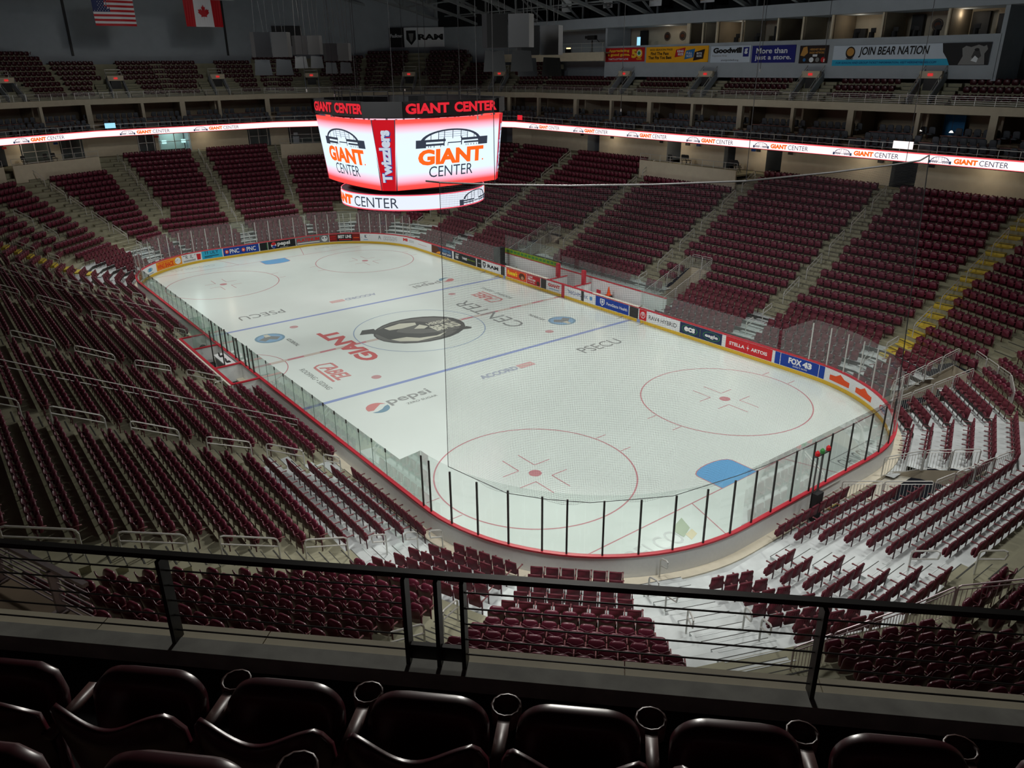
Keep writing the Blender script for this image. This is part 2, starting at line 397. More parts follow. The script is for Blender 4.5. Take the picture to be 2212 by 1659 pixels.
# handrails
def handrail(a, c, h=.92, mid=.30, r=.03, loop=False, m='steel'):
    """inverted-U rail with a lower bar, following the slope from a to c (feet at their z)"""
    a = np.array(a, float); c = np.array(c, float); up = np.array([0, 0, h]); d = c-a; L = np.linalg.norm(d[:2]); u = d/max(L, .01)
    e = min(.12, L*.3); mb = MB()
    if loop:
        A, B = a+up, c+up; f = np.array([0, 0, mid])
        mb.tube([a, a+up-[0, 0, .1], a+up-[0, 0, .03]+u*.03, A+u*.1, B-u*.1, B-u*.02-[0, 0, .05], B-f*.5, B-f+u*-.04, B-f-u*.12, a+up-f], r, m)
    else:
        mb.tube([a, a+up-[0, 0, e], a+up-[0, 0, e*.3]+u*e*.3, a+up+u*e, c+up-u*e, c+up-[0, 0, e*.3]-u*e*.3, c+up-[0, 0, e], c], r, m)
        mb.tube([a+up-[0, 0, mid], c+up-[0, 0, mid]], r*.85, m)
    return mb
def poly_at(poly, Dv):
    best = min(along(poly), key=lambda q: abs(Dof(q[0])-Dv)); return best[0]
PR = [(2.0, 2.7, 1), (3.7, 4.6, 1), (5.8, 7.4, 0), (8.2, 9.8, 0), (10.6, 12.2, 0), (13.0, 14.6, 0), (15.4, 17.0, 0)]
PL = [(.9, 1.5, 0), (2.2, 3.5, 0), (4.1, 5.7, 0), (6.7, 8.4, 0), (9.25, 10.95, 0), (11.85, 13.5, 0), (14.4, 16.0, 0)]
RAILS = {'R0': PR, 'R1': PR[1:], 'R2': PR[1:], 'R3': PR, 'R4': PR, 'R5': PR[3:], 'RF': PR, 'F2': PR[3:], 'F2b': PR[:2], 'F1': PR[:], 'F0': PR[3:], 'FM': [(2, 2.7, 1), (3.6, 4.4, 1), (5.6, 7.2, 0), (7.6, 9.4, 0), (10.1, 11.8, 0), (12.2, 13.9, 0), (14.6, 16.1, 0)],
 'FL': [(7.6, 9.2, 0), (10.0, 11.6, 0)], 'FY': [(5.8, 6.6, 0), (7.4, 8.9, 0), (10, 11.6, 0)], 'L0': PL, 'L1': PL, 'L2': [(2.1, 3.5, 0), (4.2, 5.8, 0), (6.7, 8.4, 0), (9.2, 10.9, 0)], 'L3': PL, 'L4': [(.3, .9, 1), (1.4, 1.9, 1), (2.65, 3.2, 1), (4.1, 5.6, 0), (6.5, 8.3, 0), (9.2, 10.9, 0), (11.8, 13.4, 0)],
 'NA': [(4.9, 6.2, 0), (7.6, 9.0, 0)], 'NC': [(5.7, 6.5, 1), (7.5, 8.2, 1)]}
for key, spans in RAILS.items():
    poly = AIS[key][0]
    for q, (d0, d1, lp) in enumerate(spans):
        a, c = poly_at(poly, d0), poly_at(poly, d1)
        if np.linalg.norm(a-c) < .2: continue
        a3, c3 = P3(a, zsurf(d0)), P3(c, zsurf(d1))
        centred(handrail(a3, c3, loop=bool(lp)), 'handrail', label='%s steel handrail, %s up the %s' % ('looped' if lp else 'two-bar', ordn(q+1), DESC[key]), cat='handrail', group='handrails on the aisles')
nbr = [(-29.87, 8.2, -30.3, 8.3), (-30.75, 9.75, -31.3, 9.9), (-31.8, 10.1, -32.4, 10.3), (-33.3, 10.9, -33.9, 11.4), (-34.4, 9.7, -34.9, 10.1), (-35.4, 10.4, -36, 10.9)]
for q, (x0, y0, x1, y1) in enumerate(nbr):
    a, c = np.array([x0, y0]), np.array([x1, y1])
    centred(handrail(P3(a, zsurf(Dof(a))), P3(c, zsurf(Dof(c))), loop=True), 'handrail', label='looped steel handrail, %s from the boards along the wide silver foreground aisle' % ordn(q+1), cat='handrail', group='handrails on the aisles')
# two long rails in the left-hand stand
for poly, lb in (([(12.3, 13.6), (14.4, 16.2), (16.1, 18.6), (16.7, 22.4), (16.8, 30)], 'long two-bar steel rail crossing the far part of the left-hand stand'), ([(-11.2, 13.7), (-8.3, 17.9), (-8.2, 22.3), (-8.2, 28)], 'long two-bar steel rail crossing the middle of the left-hand stand')):
    mb = MB(); P = [P3(p, zsurf(Dof(np.array(p)))) for p in map(np.array, poly)]
    for h in (.92, .62): mb.tube([p+np.array([0, 0, h]) for p in P], .024, 'steel')
    for a, c in zip(P[:-1], P[1:]):
        n = max(1, int(np.linalg.norm(c-a)/2.2))
        for j in range(n+1): q = a+(c-a)*j/n; mb.tube([q, q+np.array([0, 0, .92])], .02, 'steel')
    centred(mb, 'guard_rail', label=lb, cat='railing')
# barred guard rails round the openings
def barred(P, h=1.0, gap=.115, seg=1.25, m='steel'):
    mb = MB()
    for a, c in zip(P[:-1], P[1:]):
        a = np.array(a, float); c = np.array(c, float); L = np.linalg.norm(c-a); n = max(1, round(L/seg)); u = (c-a)/L
        for j in range(n):
            p = a+(c-a)*j/n+u*.03; q = a+(c-a)*(j+1)/n-u*.03; up = np.array([0, 0, h]); e = .08
            mb.tube([p, p+up-[0, 0, e], p+up-[0, 0, e*.3]+u*e*.3, p+up+u*e, q+up-u*e, q+up-[0, 0, e*.3]-u*e*.3, q+up-[0, 0, e], q], .024, m)
            for hh in (h-.13, .1): mb.tube([p+[0, 0, hh], q+[0, 0, hh]], .016, m, n=5)
            k = int(np.linalg.norm(q-p)/gap)
            for t in range(1, k): r = p+(q-p)*t/k; mb.bar(r+[0, 0, .1], r+[0, 0, h-.13], .014, .014, m)
    return mb
def zp(x, y): return P3((x, y), zsurf(max(0, Dof(np.array([x, y])))))
BARS = [([zp(-27.0, -12.9), zp(-28.35, -16.9)], 'barred steel railing on the far side of the right corner walkway'),
 ([zp(-27.95, -11.1), zp(-29.9, -15.2)], 'barred steel railing on the near side of the right corner walkway'),
 ([zp(-29.2, -16.8), zp(-31.8, -14.6), zp(-32.6, -13.1)], 'barred steel railing sloping right from the top of the right corner walkway'),
 ([zp(-30.95, -1.5), zp(-32.4, -2.0), zp(-34.0, -2.6)], 'barred steel railing on the near side of the goal-end walkway'),
 ([zp(-30.95, -4.8), zp(-32.0, -6.2), zp(-33.9, -6.9)], 'barred steel railing on the far side of the goal-end walkway'),
 ([zp(-34.0, -2.7), zp(-35.0, -7.1)], 'barred steel railing closing the back of the goal-end walkway'),
 ([zp(10.1, -15.5), zp(10.1, -20.0)], 'barred steel railing on the far side of the far bench tunnel'), ([zp(8.3, -15.5), zp(8.3, -20.0)], 'barred steel railing on the near side of the far bench tunnel'),
 ([zp(10.05, -20.1), zp(8.3, -20.1)], 'barred steel railing across the top of the far bench tunnel'),
 ([zp(-7.0, -14.9), zp(-7.0, -20.0)], 'barred steel railing on the far side of the near bench tunnel'), ([zp(-9.0, -14.9), zp(-9.0, -20.0)], 'barred steel railing on the near side of the near bench tunnel'),
 ([zp(-7.05, -20.1), zp(-8.95, -20.1)], 'barred steel railing across the top of the near bench tunnel')]
for P, lb in BARS: centred(barred(P), 'guard_rail', label=lb, cat='railing')
gr = [P3((-37.35, 12.0), zsurf(8.4)-.02), P3(fpt(7, 3.25, 8.05), zsurf(8.05)), P3(fpt(8, -3.6, 8.05), zsurf(8.05)), P3(fpt(8, -1.2, 9.0), zsurf(9.0))]
gr = [P3((-37.30, 12.05), 3.2), P3((-38.1, 8.1), 2.95), P3((-38.6, 6.6), 3.2), P3((-39.9, 5.6), 3.75)]
centred(barred(gr, m='steel_pink', seg=1.6), 'guard_rail', label='long barred pinkish railing in front of the lower right seats', cat='railing')

# ------------------------------------------------------------------ ice
ft = .3048
im = bpy.data.materials.new('ice'); im.use_nodes = True; MATS['ice'] = im
def ice_paint(name, col, k=1.):
    m = bpy.data.materials.new(name); m.use_nodes = True; nt = m.node_tree; bb = nt.nodes['Principled BSDF']
    tc = nt.nodes.new('ShaderNodeTexCoord'); n = nt.nodes.new('ShaderNodeTexNoise'); n.inputs['Scale'].default_value = .22; n.inputs['Detail'].default_value = 4
    nt.links.new(tc.outputs['Object'], n.inputs['Vector']); r = nt.nodes.new('ShaderNodeMapRange'); r.inputs[1].default_value = .3; r.inputs[2].default_value = .7
    r.inputs[3].default_value = .965; r.inputs[4].default_value = 1.02; nt.links.new(n.outputs['Fac'], r.inputs[0])
    mx = nt.nodes.new('ShaderNodeVectorMath'); mx.operation = 'SCALE'; mx.inputs[0].default_value = col
    nt.links.new(r.outputs[0], mx.inputs['Scale']); nt.links.new(mx.outputs[0], bb.inputs['Base Color'])
    r2 = nt.nodes.new('ShaderNodeMapRange'); r2.inputs[3].default_value = .10; r2.inputs[4].default_value = .26; nt.links.new(n.outputs['Fac'], r2.inputs[0])
    nt.links.new(r2.outputs[0], bb.inputs['Roughness']); bb.inputs['Specular IOR Level'].default_value = .35
    MATS[name] = m; return m
ICE = (.70, .79, .75)
ice_paint('ice', ICE)
for nm, c in {'i_blue': (.30, .38, .62), 'i_red': (.56, .27, .29), 'i_redpale': (.56, .36, .36), 'i_crease': (.16, .42, .72), 'i_cblue': (.32, .42, .56), 'i_grey': (.26, .29, .28), 'i_dark': (.13, .14, .135), 'i_bearfur': (.19, .20, .19),
              'i_giant': (.58, .17, .17), 'i_pinkred': (.62, .28, .27), 'i_cream': (.60, .62, .52), 'i_globe': (.22, .36, .45), 'i_teal': (.27, .45, .62), 'i_pgrey': (.34, .37, .36), 'i_honda': (.68, .42, .42),
              'i_hblue': (.42, .48, .56), 'i_green': (.40, .50, .36), 'i_yel': (.70, .66, .44), 'i_faint': (.58, .64, .62)}.items(): ice_paint(nm, c)
b = MB(); P = [perim(SP*i/240, -.02)[0] for i in range(240)]
b.add([P3(p, 0) for p in P], [tuple(range(240))[::-1]], 'ice')
ice = b.build('ice_sheet', label='white ice surface of the hockey rink with painted lines and logos', cat='ice rink')
def icefn(ox, oy, ang, z=.004):
    ca, sa = math.cos(ang), math.sin(ang)
    return lambda u, v: (ox+u*ca-v*sa, oy+u*sa+v*ca, z)
W0 = icefn(0, 0, 0)
def stripe(x, wd, m, name, lab, z=.003, dash=False):
    mb = MB(); y = 12.9 if abs(x) < RX else RY+math.sqrt(RR**2-(abs(x)-RX)**2)-.05
    put_rect(mb, x-wd/2, -y, x+wd/2, y, icefn(0, 0, 0, z), m)
    if dash:
        for q in np.arange(-y+.6, y-.6, 2.2): put_rect(mb, x-wd*.32, q, x+wd*.32, q+1.1, icefn(0, 0, 0, z+.002), 'i_cream')
    mb.build(name, parent=ice, label=lab)
stripe(25.5*ft, .3, 'i_blue', 'blue_line', 'far blue line'); stripe(-25.5*ft, .3, 'i_blue', 'blue_line', 'near blue line')
stripe(0, .3, 'i_red', 'centre_red_line', 'red centre line with pale blocks', dash=True)
stripe(89*ft, .06, 'i_red', 'goal_line', 'thin far goal line'); stripe(-89*ft, .06, 'i_red', 'goal_line', 'thin near goal line')
mb = MB(); put_ring(mb, 0, 0, 4.53, 4.6, icefn(0, 0, 0, .005), 'i_cblue', 96); put_disc(mb, 0, 0, .15, .15, W0, 'i_cblue'); mb.build('centre_circle', parent=ice, label='thin blue centre circle')
for sx in (-1, 1):
    for sy in (-1, 1):
        cx, cy = 69*ft*sx, 22*ft*sy; mb = MB()
        put_ring(mb, cx, cy, 4.53, 4.6, W0, 'i_red', 96); put_disc(mb, cx, cy, .3, .3, W0, 'i_red')
        for ax in (-1, 1):
            for ay in (-1, 1):
                put_line(mb, [(cx+ax*1.85, cy+ay*.46), (cx+ax*.62, cy+ay*.46), (cx+ax*.62, cy+ay*1.35)], .05, W0, 'i_red')
            for ay in (-1, 1): put_line(mb, [(cx+ax*.86, cy+ay*4.56), (cx+ax*.86, cy+ay*5.2)], .05, W0, 'i_red')
        mb.build('faceoff_circle', parent=ice, label='red face-off circle in the %s %s zone corner' % ('far' if sx > 0 else 'near', 'left' if sy > 0 else 'right'))
        mb = MB(); put_disc(mb, 20*ft*sx, 22*ft*sy, .3, .3, W0, 'i_redpale'); mb.build('faceoff_dot', parent=ice, label='red neutral zone dot, %s %s' % ('far' if sx > 0 else 'near', 'left' if sy > 0 else 'right'))
    mb = MB(); x = 89*ft*sx
    arc = [(x-sx*(1.37+.46*math.cos(t)) if True else 0, 1.22*math.sin(t)) for t in np.linspace(-PI/2, PI/2, 9)]
    pts = [(x, -1.22)]+[(x-sx*1.37, -1.22)]+arc[1:-1]+[(x-sx*1.37, 1.22), (x, 1.22)]
    put_poly(mb, pts, icefn(0, 0, 0, .0045), 'i_crease'); put_line(mb, pts, .05, icefn(0, 0, 0, .0055), 'i_red')
    mb.build('goal_crease', parent=ice, label='light blue %s goal crease' % ('far' if sx > 0 else 'near'))
    mb = MB()
    for sy in (-1, 1): put_line(mb, [(x, sy*3.2), (sx*(RX+RR-.03), sy*4.25)], .05, W0, 'i_red')
    mb.build('trapezoid_lines', parent=ice, label='%s red trapezoid lines behind the goal' % ('far' if sx > 0 else 'near'))
mb = MB(); put_ring(mb, 0, RY+RR, 3.0, 3.06, W0, 'i_red', 40, PI, 2*PI); mb.build('referee_crease', parent=ice, label='red half circle at the timekeeper box')
def icelogo(name, lab, ox, oy, ang, items):
    mb = MB()
    for j, it in enumerate(items):
        fn = icefn(ox, oy, ang, .006+.001*j)
        if it[0] == 't': put_text(mb, it[1], it[2], fn, it[3], it[4] if len(it) > 4 else .01, it[5] if len(it) > 5 else 0)
        elif it[0] == 'd': put_disc(mb, *it[1], fn, it[2])
        elif it[0] == 'p': put_poly(mb, it[1], fn, it[2])
        elif it[0] == 'r': put_ring(mb, *it[1], fn, it[2])
        elif it[0] == 'l': put_line(mb, it[1], it[2], fn, it[3])
    mb.build(name, parent=ice, label=lab)
N90 = -PI/2
def pepsi():
    half = [(-.85+.0, 0)]
    g = lambda a0, a1, n=14: [(.55*math.cos(t), .55*math.sin(t)) for t in np.linspace(a0, a1, n)]
    red = g(R2(20), R2(190))+[(-.3, -.15), (0, .08), (.3, .30)]
    blue = g(R2(215), R2(365))+[(.35, -.02), (.1, -.22), (-.2, -.34)]
    return red, blue
red, blue = pepsi()
for s_, lab in ((1, 'near'), (-1, 'far')):
    a0 = N90 if s_ > 0 else PI/2
    f = lambda x, y: (x*s_*1., y*s_)
    icelogo('ice_logo', 'faded red and blue globe logo with grey lettering, %s zone' % lab, -10.15*s_, 8.8*s_, a0,
        [('p', [(x*1.15, y*1.25) for x, y in red], 'i_pinkred'), ('p', [(x*1.15, y*1.25) for x, y in blue], 'i_globe'), ('t', 'pepsi', (.75, -.25, 3.45, .75), 'i_pgrey', .012), ('t', 'ZERO SUGAR', (1.5, -.62, 3.45, -.4), 'i_pgrey', .01)])
    icelogo('ice_logo', 'faded grey and red car maker lettering, %s zone' % lab, -10.1*s_, 2.0*s_, a0, [('t', 'ACCORD', (0, -.3, 2.75, .28), 'i_hblue', .05), ('p', [(2.85, -.3), (4.0, -.3), (4.0, .28), (2.85, .28)], 'i_honda'), ('t', 'HONDA', (2.95, -.14, 3.9, .12), 'i_cream', .02)])
    icelogo('ice_logo', 'grey five-letter lettering beside the %s blue line' % lab, -10.45*s_, -5.7*s_, a0, [('t', 'PSECU', (0, -.45, 3.4, .55), 'i_grey', .0, .0)])
    icelogo('ice_logo', 'round blue and grey badge, %s' % lab, -4.8*s_, -8.97*s_, a0, [('d', (0, 0, 1.0, 1.0), 'i_globe'), ('d', (0, 0, .84, .84), 'i_teal'), ('p', [(-.7, .1), (-.3, .55), (.1, .2), (.5, .5), (.8, 0), (.3, -.3), (.1, -.7), (-.3, -.3)], 'i_grey'), ('p', [(-.15, -.85), (.15, -.85), (.2, -.3), (-.2, -.3)], 'i_cream')])
    icelogo('ice_logo', 'small dark lettering by the round badge, %s' % lab, -3.0*s_, -8.1*s_, 0 if s_ > 0 else PI, [('t', 'ICE DENTAL', (-.9, -.12, .9, .18), 'i_grey', .03)])
    icelogo('ice_logo', 'red outlined roofing logo with dark lettering, %s' % lab, -2.2*s_, 8.7*s_, PI if s_ > 0 else 0,
        [('t', 'ABEL', (.35, -.05, 3.0, .95), 'i_pinkred', .03, .2), ('l', [(.9, .9), (.05, .9), (-.1, .1), (.15, -.25), (3.0, -.3)], .16, 'i_pinkred'), ('t', 'ROOFING \u2022 SIDING', (-.1, -1.15, 3.9, -.8), 'i_grey', .0)])
icelogo('ice_logo', 'large red store-name lettering across the centre line', -3.35, 4.8, 0, [('t', 'GIANT', (0, 0, 7.0, 1.35), 'i_giant', .045)])
icelogo('ice_logo', 'large grey CENTER lettering on the right of the centre circle', -3.8, -6.55, 0, [('t', 'CENTER', (0, 0, 7.6, 1.35), 'i_grey', -.005)])
# bear badge at centre ice (seen from above: ellipse with bear, lettering)
oval = [(3.25*math.cos(t), 3.35*math.sin(t)) for t in np.linspace(0, 2*PI, 40, endpoint=False)]
bear = [(-2.9, .9), (-3.3, 1.5), (-2.9, 2.0), (-2.3, 1.7), (-1.2, 2.2), (.1, 2.1), (.9, 1.5), (1.5, .6), (1.6, -.1), (1.0, -.5), (.3, -.3), (-.2, .2), (.4, .7), (-.2, 1.2), (-1.0, 1.1), (-1.6, .5), (-1.2, -.2), (-.4, -.9), (.6, -1.3), (.9, -1.9), (0, -2.3), (-1.2, -2.1), (-2.2, -1.5), (-2.8, -.5)]
icelogo('ice_logo', 'dark oval bear emblem at centre ice', 0, 0, N90,
    [('d', (0, 0, 3.35, 2.75), 'i_dark'), ('d', (-.15, 0, 3.1, 2.5), 'i_bearfur'), ('p', bear, 'i_dark'), ('p', [(-3.9, 1.5), (-3.3, 2.3), (-2.5, 2.1), (-2.7, 1.1)], 'i_dark'), ('p', [(-1.9, 1.7), (-.5, 2.0), (.5, 1.5), (.3, 1.0), (-.9, .9), (-1.8, 1.1)], 'i_cream'),
     ('p', [(-2.7, -.7), (-1.6, -.9), (-1.0, -1.6), (.2, -1.9), (1.2, -1.6), (.3, -2.15), (-1.4, -2.1), (-2.4, -1.4)], 'i_cream'), ('p', [(-.3, .3), (.5, .9), (.8, .2), (.3, -.1)], 'i_cream'), ('t', 'HERSHEY', (.95, .25, 2.9, .85), 'i_cream', .03), ('t', 'BEARS', (.75, -1.15, 2.8, .05), 'i_cream', .05), ('p', [(1.6, -1.7), (2.9, -2.1), (3.1, -1.9), (2.9, -1.5)], 'i_dark')])
icelogo('ice_logo', 'faded lettering in the near right corner behind the goal', -29.15, -4.8, N90, [('t', 'CHOCOLATE', (0, -.45, 3.1, .35), 'i_grey', -.005), ('l', [(-.15, -.62), (3.3, -.62), (3.3, .55), (-.15, .55), (-.15, -.62)], .05, 'i_pgrey')])
icelogo('ice_logo', 'faded green and grey logo in the near left corner behind the goal line', -28.4, 8.0, N90, [('t', 'BELCO', (0, -.4, 2.6, .5), 'i_faint', .0), ('p', [(2.6, -.2), (3.3, .1), (3.6, .8), (3.0, .6), (2.6, .3)], 'i_green'), ('p', [(2.7, -.5), (3.2, -.35), (3.3, .0), (2.8, -.1)], 'i_yel')])
icelogo('ice_logo', 'faint yellow-green lettering behind the far goal line, left', 28.6, 5.0, PI/2, [('t', 'CHOCOLATE', (0, -.3, 4.0, .35), 'i_faint', .01)])
icelogo('ice_logo', 'faint green lettering behind the far goal line, right', 28.9, -8.0, PI/2, [('t', 'SELECT', (0, -.3, 3.0, .3), 'i_faint', .01)])

# ------------------------------------------------------------------ boards
dash = empty('dasher_boards', (0, 0, 0), label='white hockey boards with red top rail and yellow kick plate all round the ice', cat='rink boards')
b = MB(); ribbon(b, [(0, .0), (0, 1.02), (.11, 1.02), (.11, 0)], 'white_board'); b.build('board_panels', parent=dash)
b = MB(); ribbon(b, [(-.012, .0), (-.012, .21), (0, .22), (0, 0)], 'kick_yellow'); b.build('kick_plate', parent=dash, label='yellow kick plate')
b = MB(); ribbon(b, [(-.02, 1.02), (-.02, 1.09), (.15, 1.09), (.15, 1.02)], 'rail_red'); b.build('top_rail', parent=dash, label='red top rail')
for s0, s1 in ((50.4, 56.0), (61.3, 66.1)):
    b = MB(); ribbon(b, [(-.03, 1.09), (-.03, 1.13), (.2, 1.13), (.2, 1.09)], 'rail_white', 20, s0, s1); b.build('top_rail_cap', parent=dash, label='cream cap on the bench boards')
for s0, s1, nm in ((49.75, 50.3, 'far bench gate'), (55.2, 55.85, 'gate left of the white advert'), (60.05, 60.35, 'gate in the script advert'), (65.2, 66.05, 'near bench gate')):
    b = MB(); ribbon(b, [(-.014, .24), (-.014, 1.0), (-.002, 1.0), (-.002, .24)], 'black_metal', 3, s0, s1, True); b.build('bench_gate', parent=dash, label='dark '+nm)
for s0, m_ in ((57.75, 'rail_red'),):
    b = MB(); ribbon(b, [(-.018, .0), (-.018, 1.03), (-.002, 1.03), (-.002, 0)], m_, 3, s0, s0+.34); b.build('centre_post', parent=dash, label='red centre-line panel')
for s0 in (50.35-.25, 65.75+.2):
    b = MB(); ribbon(b, [(-.02, .0), (-.02, .24), (-.012, .24), (-.012, 0)], 'i_blue', 3, s0, s0+.32); b.build('kick_plate', parent=dash, label='blue kick plate block at the blue line')
# adverts on the boards
F = {n: flat(n, c, .5) for n, c in {'ad_white': (232, 234, 236), 'ad_orange': (240, 150, 20), 'ad_cyan': (40, 175, 215), 'ad_blue': (10, 60, 160), 'ad_black': (22, 26, 28), 'ad_grey': (120, 122, 124), 'ad_red': (205, 30, 38), 'ad_dred': (130, 28, 24),
    'ad_orangered': (236, 84, 30), 'ad_navy': (28, 44, 84), 'ad_text_w': (240, 240, 240), 'ad_text_r': (205, 30, 30), 'ad_text_k': (25, 25, 28), 'ad_text_o': (225, 60, 10), 'ad_yel': (250, 214, 30), 'ad_text_b': (20, 60, 130), 'ad_green': (60, 140, 70), 'ad_brown': (90, 45, 20),
    'ad_pic': (196, 150, 110), 'ad_photo': (52, 60, 88), 'ad_skin': (200, 110, 50), 'ad_pgrey': (150, 156, 160), 'ad_lime': (140, 170, 40), 'ad_lblue': (90, 150, 200), 'ad_teal': (50, 170, 160)}.items()}
def advert(s0, s1, bg, label, items=(), v0=.25, v1=1.0):
    """items in panel metres: u along the boards (left to right as read from the ice), v up"""
    mb = MB(); L = s1-s0
    fn = lambda u, v, o=-.006: P3(perim(s0+u, o)[0], v)
    put_rect(mb, 0, v0, L, v1, lambda u, v: fn(u, v, -.006), bg, max(1, int(L/.4)))
    o_ = mb.build('advert_panel', label=label, cat='advert', group='adverts on the rink boards')
    if items:
        mb = MB()
        for j, it in enumerate(items):
            g = lambda u, v, jj=j: fn(u*L, v0+v*(v1-v0), -.009-.0012*jj)
            if it[0] == 't': put_text(mb, it[1], it[2], g, it[3], it[4] if len(it) > 4 else .02, it[5] if len(it) > 5 else 0)
            elif it[0] == 'rect': put_rect(mb, *it[1], g, it[2], 6)
            elif it[0] == 'd': put_disc(mb, *it[1], g, it[2])
            elif it[0] == 'ring': put_ring(mb, *it[1], g, it[2], 24)
            elif it[0] == 'p': put_poly(mb, it[1], g, it[2])
        mb.build('lettering', parent=o_)
A = advert
A(2.75, 5.0, 'ad_white', 'white advert with a tan picture at the far left rink corner', [('rect', (.15, .12, .7, .95), 'ad_pic'), ('d', (.42, .5, .16, .3), 'ad_skin')])
A(5.05, 7.05, 'ad_white', 'white advert with a blue and green swirl badge', [('ring', (.5, .55, .17, .22), 'ad_teal'), ('d', (.5, .55, .13, .22), 'ad_lblue'), ('rect', (.25, .06, .75, .16), 'ad_pgrey')])
A(7.1, 10.25, 'ad_orange', 'orange advert with red lettering and a round badge', [('t', 'WING SHACK', (.04, .1, .72, .72), 'ad_text_o', .05), ('rect', (.1, .82, .6, .88), 'ad_text_o'), ('d', (.86, .5, .105, .4), 'ad_white'), ('ring', (.86, .5, .08, .095), 'ad_navy'), ('t', 'A', (.82, .3, .9, .68), 'ad_navy', .05)])
A(10.3, 12.25, 'ad_white', 'white advert with dark lettering and a red drink', [('t', 'TRULY', (.05, .42, .72, .9), 'ad_text_k', .0), ('rect', (.05, .2, .7, .26), 'ad_text_k'), ('rect', (.05, .1, .7, .14), 'ad_text_k'), ('p', [(.78, .1), (.95, .1), (.98, .8), (.76, .85)], 'ad_red')])
A(12.3, 14.25, 'ad_cyan', 'cyan advert with dark lettering', [('t', 'TRULY', (.12, .55, .82, .95), 'ad_text_k', .0), ('rect', (.12, .28, .82, .36), 'ad_text_k'), ('rect', (.12, .14, .5, .2), 'ad_text_k')])
A(14.35, 17.85, 'ad_blue', 'blue advert with a bank name twice and orange badges', [('d', (.1, .5, .05, .25), 'ad_orangered'), ('p', [(.08, .35), (.13, .5), (.08, .65)], 'ad_white'), ('t', 'PNC', (.18, .22, .44, .78), 'ad_text_w', .02), ('d', (.56, .5, .05, .25), 'ad_orangered'), ('p', [(.54, .35), (.59, .5), (.54, .65)], 'ad_white'), ('t', 'PNC', (.65, .22, .91, .78), 'ad_text_w', .02)])
A(17.95, 18.75, 'ad_black', 'small black panel right of the blue bank advert', [('rect', (.9, 0, .95, 1), 'ad_green')])
A(18.8, 21.65, 'ad_black', 'black advert with a red, white and blue globe', [('d', (.2, .5, .095, .4), 'ad_white'), ('d', (.2, .68, .085, .2), 'ad_red'), ('d', (.21, .3, .075, .17), 'ad_blue'), ('t', 'pepsi', (.34, .22, .8, .88), 'ad_text_w', .03), ('rect', (.42, .08, .72, .15), 'ad_pgrey')])
A(21.7, 25.15, 'ad_grey', 'grey advert with red lettering and a panda-like badge', [('t', 'PLATINUM', (.04, .38, .72, .82), 'ad_text_r', .04), ('rect', (.04, .14, .72, .26), 'ad_text_w'), ('d', (.87, .5, .09, .4), 'ad_white'), ('d', (.83, .6, .025, .1), 'ad_text_k'), ('d', (.91, .6, .025, .1), 'ad_text_k')])
A(25.2, 28.35, 'ad_dred', 'dark red and black advert with white lettering in the middle', [('rect', (.02, .6, .2, .72), 'ad_red'), ('rect', (.02, .3, .2, .42), 'ad_red'), ('rect', (.25, .02, .74, .98), 'ad_black'), ('t', 'BEST LINE', (.28, .42, .71, .85), 'ad_text_w', .04), ('rect', (.3, .16, .7, .28), 'ad_red'), ('rect', (.78, .4, .97, .52), 'ad_orangered')])
A(28.4, 29.5, 'ad_white', 'small white advert with navy lettering on the far boards', [('t', 'AHLTV', (.08, .45, .92, .85), 'ad_navy', .04), ('rect', (.25, .15, .8, .22), 'ad_lblue')])
A(29.55, 33.0, 'ad_white', 'white advert with faint grey university lettering', [('t', 'LEBANON VALLEY', (.4, .55, .9, .8), 'ad_pgrey', .0), ('t', 'UNIVERSITY', (.4, .2, .9, .5), 'ad_pgrey', .0), ('p', [(.22, .2), (.27, .5), (.32, .2), (.29, .8), (.25, .8)], 'ad_pgrey')])
A(33.05, 38.4, 'ad_white', 'long white advert with small red initials on the far right bend', [('t', 'MI', (.08, .45, .2, .85), 'ad_text_r', .06), ('rect', (.24, .62, .4, .68), 'ad_pgrey'), ('rect', (.24, .45, .4, .5), 'ad_pgrey'), ('rect', (.55, .5, .85, .53), 'ad_red')])
A(38.5, 42.1, 'ad_photo', 'navy advert with an orange food picture and pale lettering', [('p', [(0, 0), (.4, 0), (.42, .4), (.3, .9), (0, 1)], 'ad_brown'), ('p', [(.2, .05), (.42, .1), (.44, .45), (.3, .3)], 'ad_orange'), ('t', 'TURKEY HILL', (.5, .5, .95, .85), 'ad_lblue', .04), ('t', 'FRONT ROW', (.5, .15, .95, .42), 'ad_text_w', .03)])
A(42.4, 46.0, 'ad_black', 'black advert with white figures and green lettering', [('t', 'GIANT', (.08, .68, .24, .85), 'ad_text_w', .03), ('t', '10X', (.08, .2, .22, .6), 'ad_text_w', .05), ('t', 'THREE', (.38, .35, .6, .65), 'ad_text_w', .03), ('t', 'REWARDS', (.62, .45, .95, .6), 'ad_lime', .02)])
A(46.15, 46.85, 'ad_black', 'small black panel left of the white truck advert', [('rect', (.2, .45, .8, .55), 'ad_pgrey')])
A(46.9, 49.6, 'ad_white', 'white advert with a black shield and bold black letters', [('p', [(.06, .85), (.22, .85), (.22, .4), (.14, .1), (.06, .4)], 'ad_text_k'), ('p', [(.1, .7), (.18, .7), (.15, .3), (.13, .3)], 'ad_white'), ('t', 'RAM', (.32, .3, .92, .72), 'ad_text_k', .045)])
A(50.55, 53.3, 'ad_orangered', 'orange advert with yellow script and chocolate cups', [('t', "Reese's", (.05, .3, .55, .85), 'ad_yel', .05, .15), ('d', (.78, .5, .15, .38), 'ad_brown'), ('d', (.8, .35, .07, .2), 'ad_pic')])
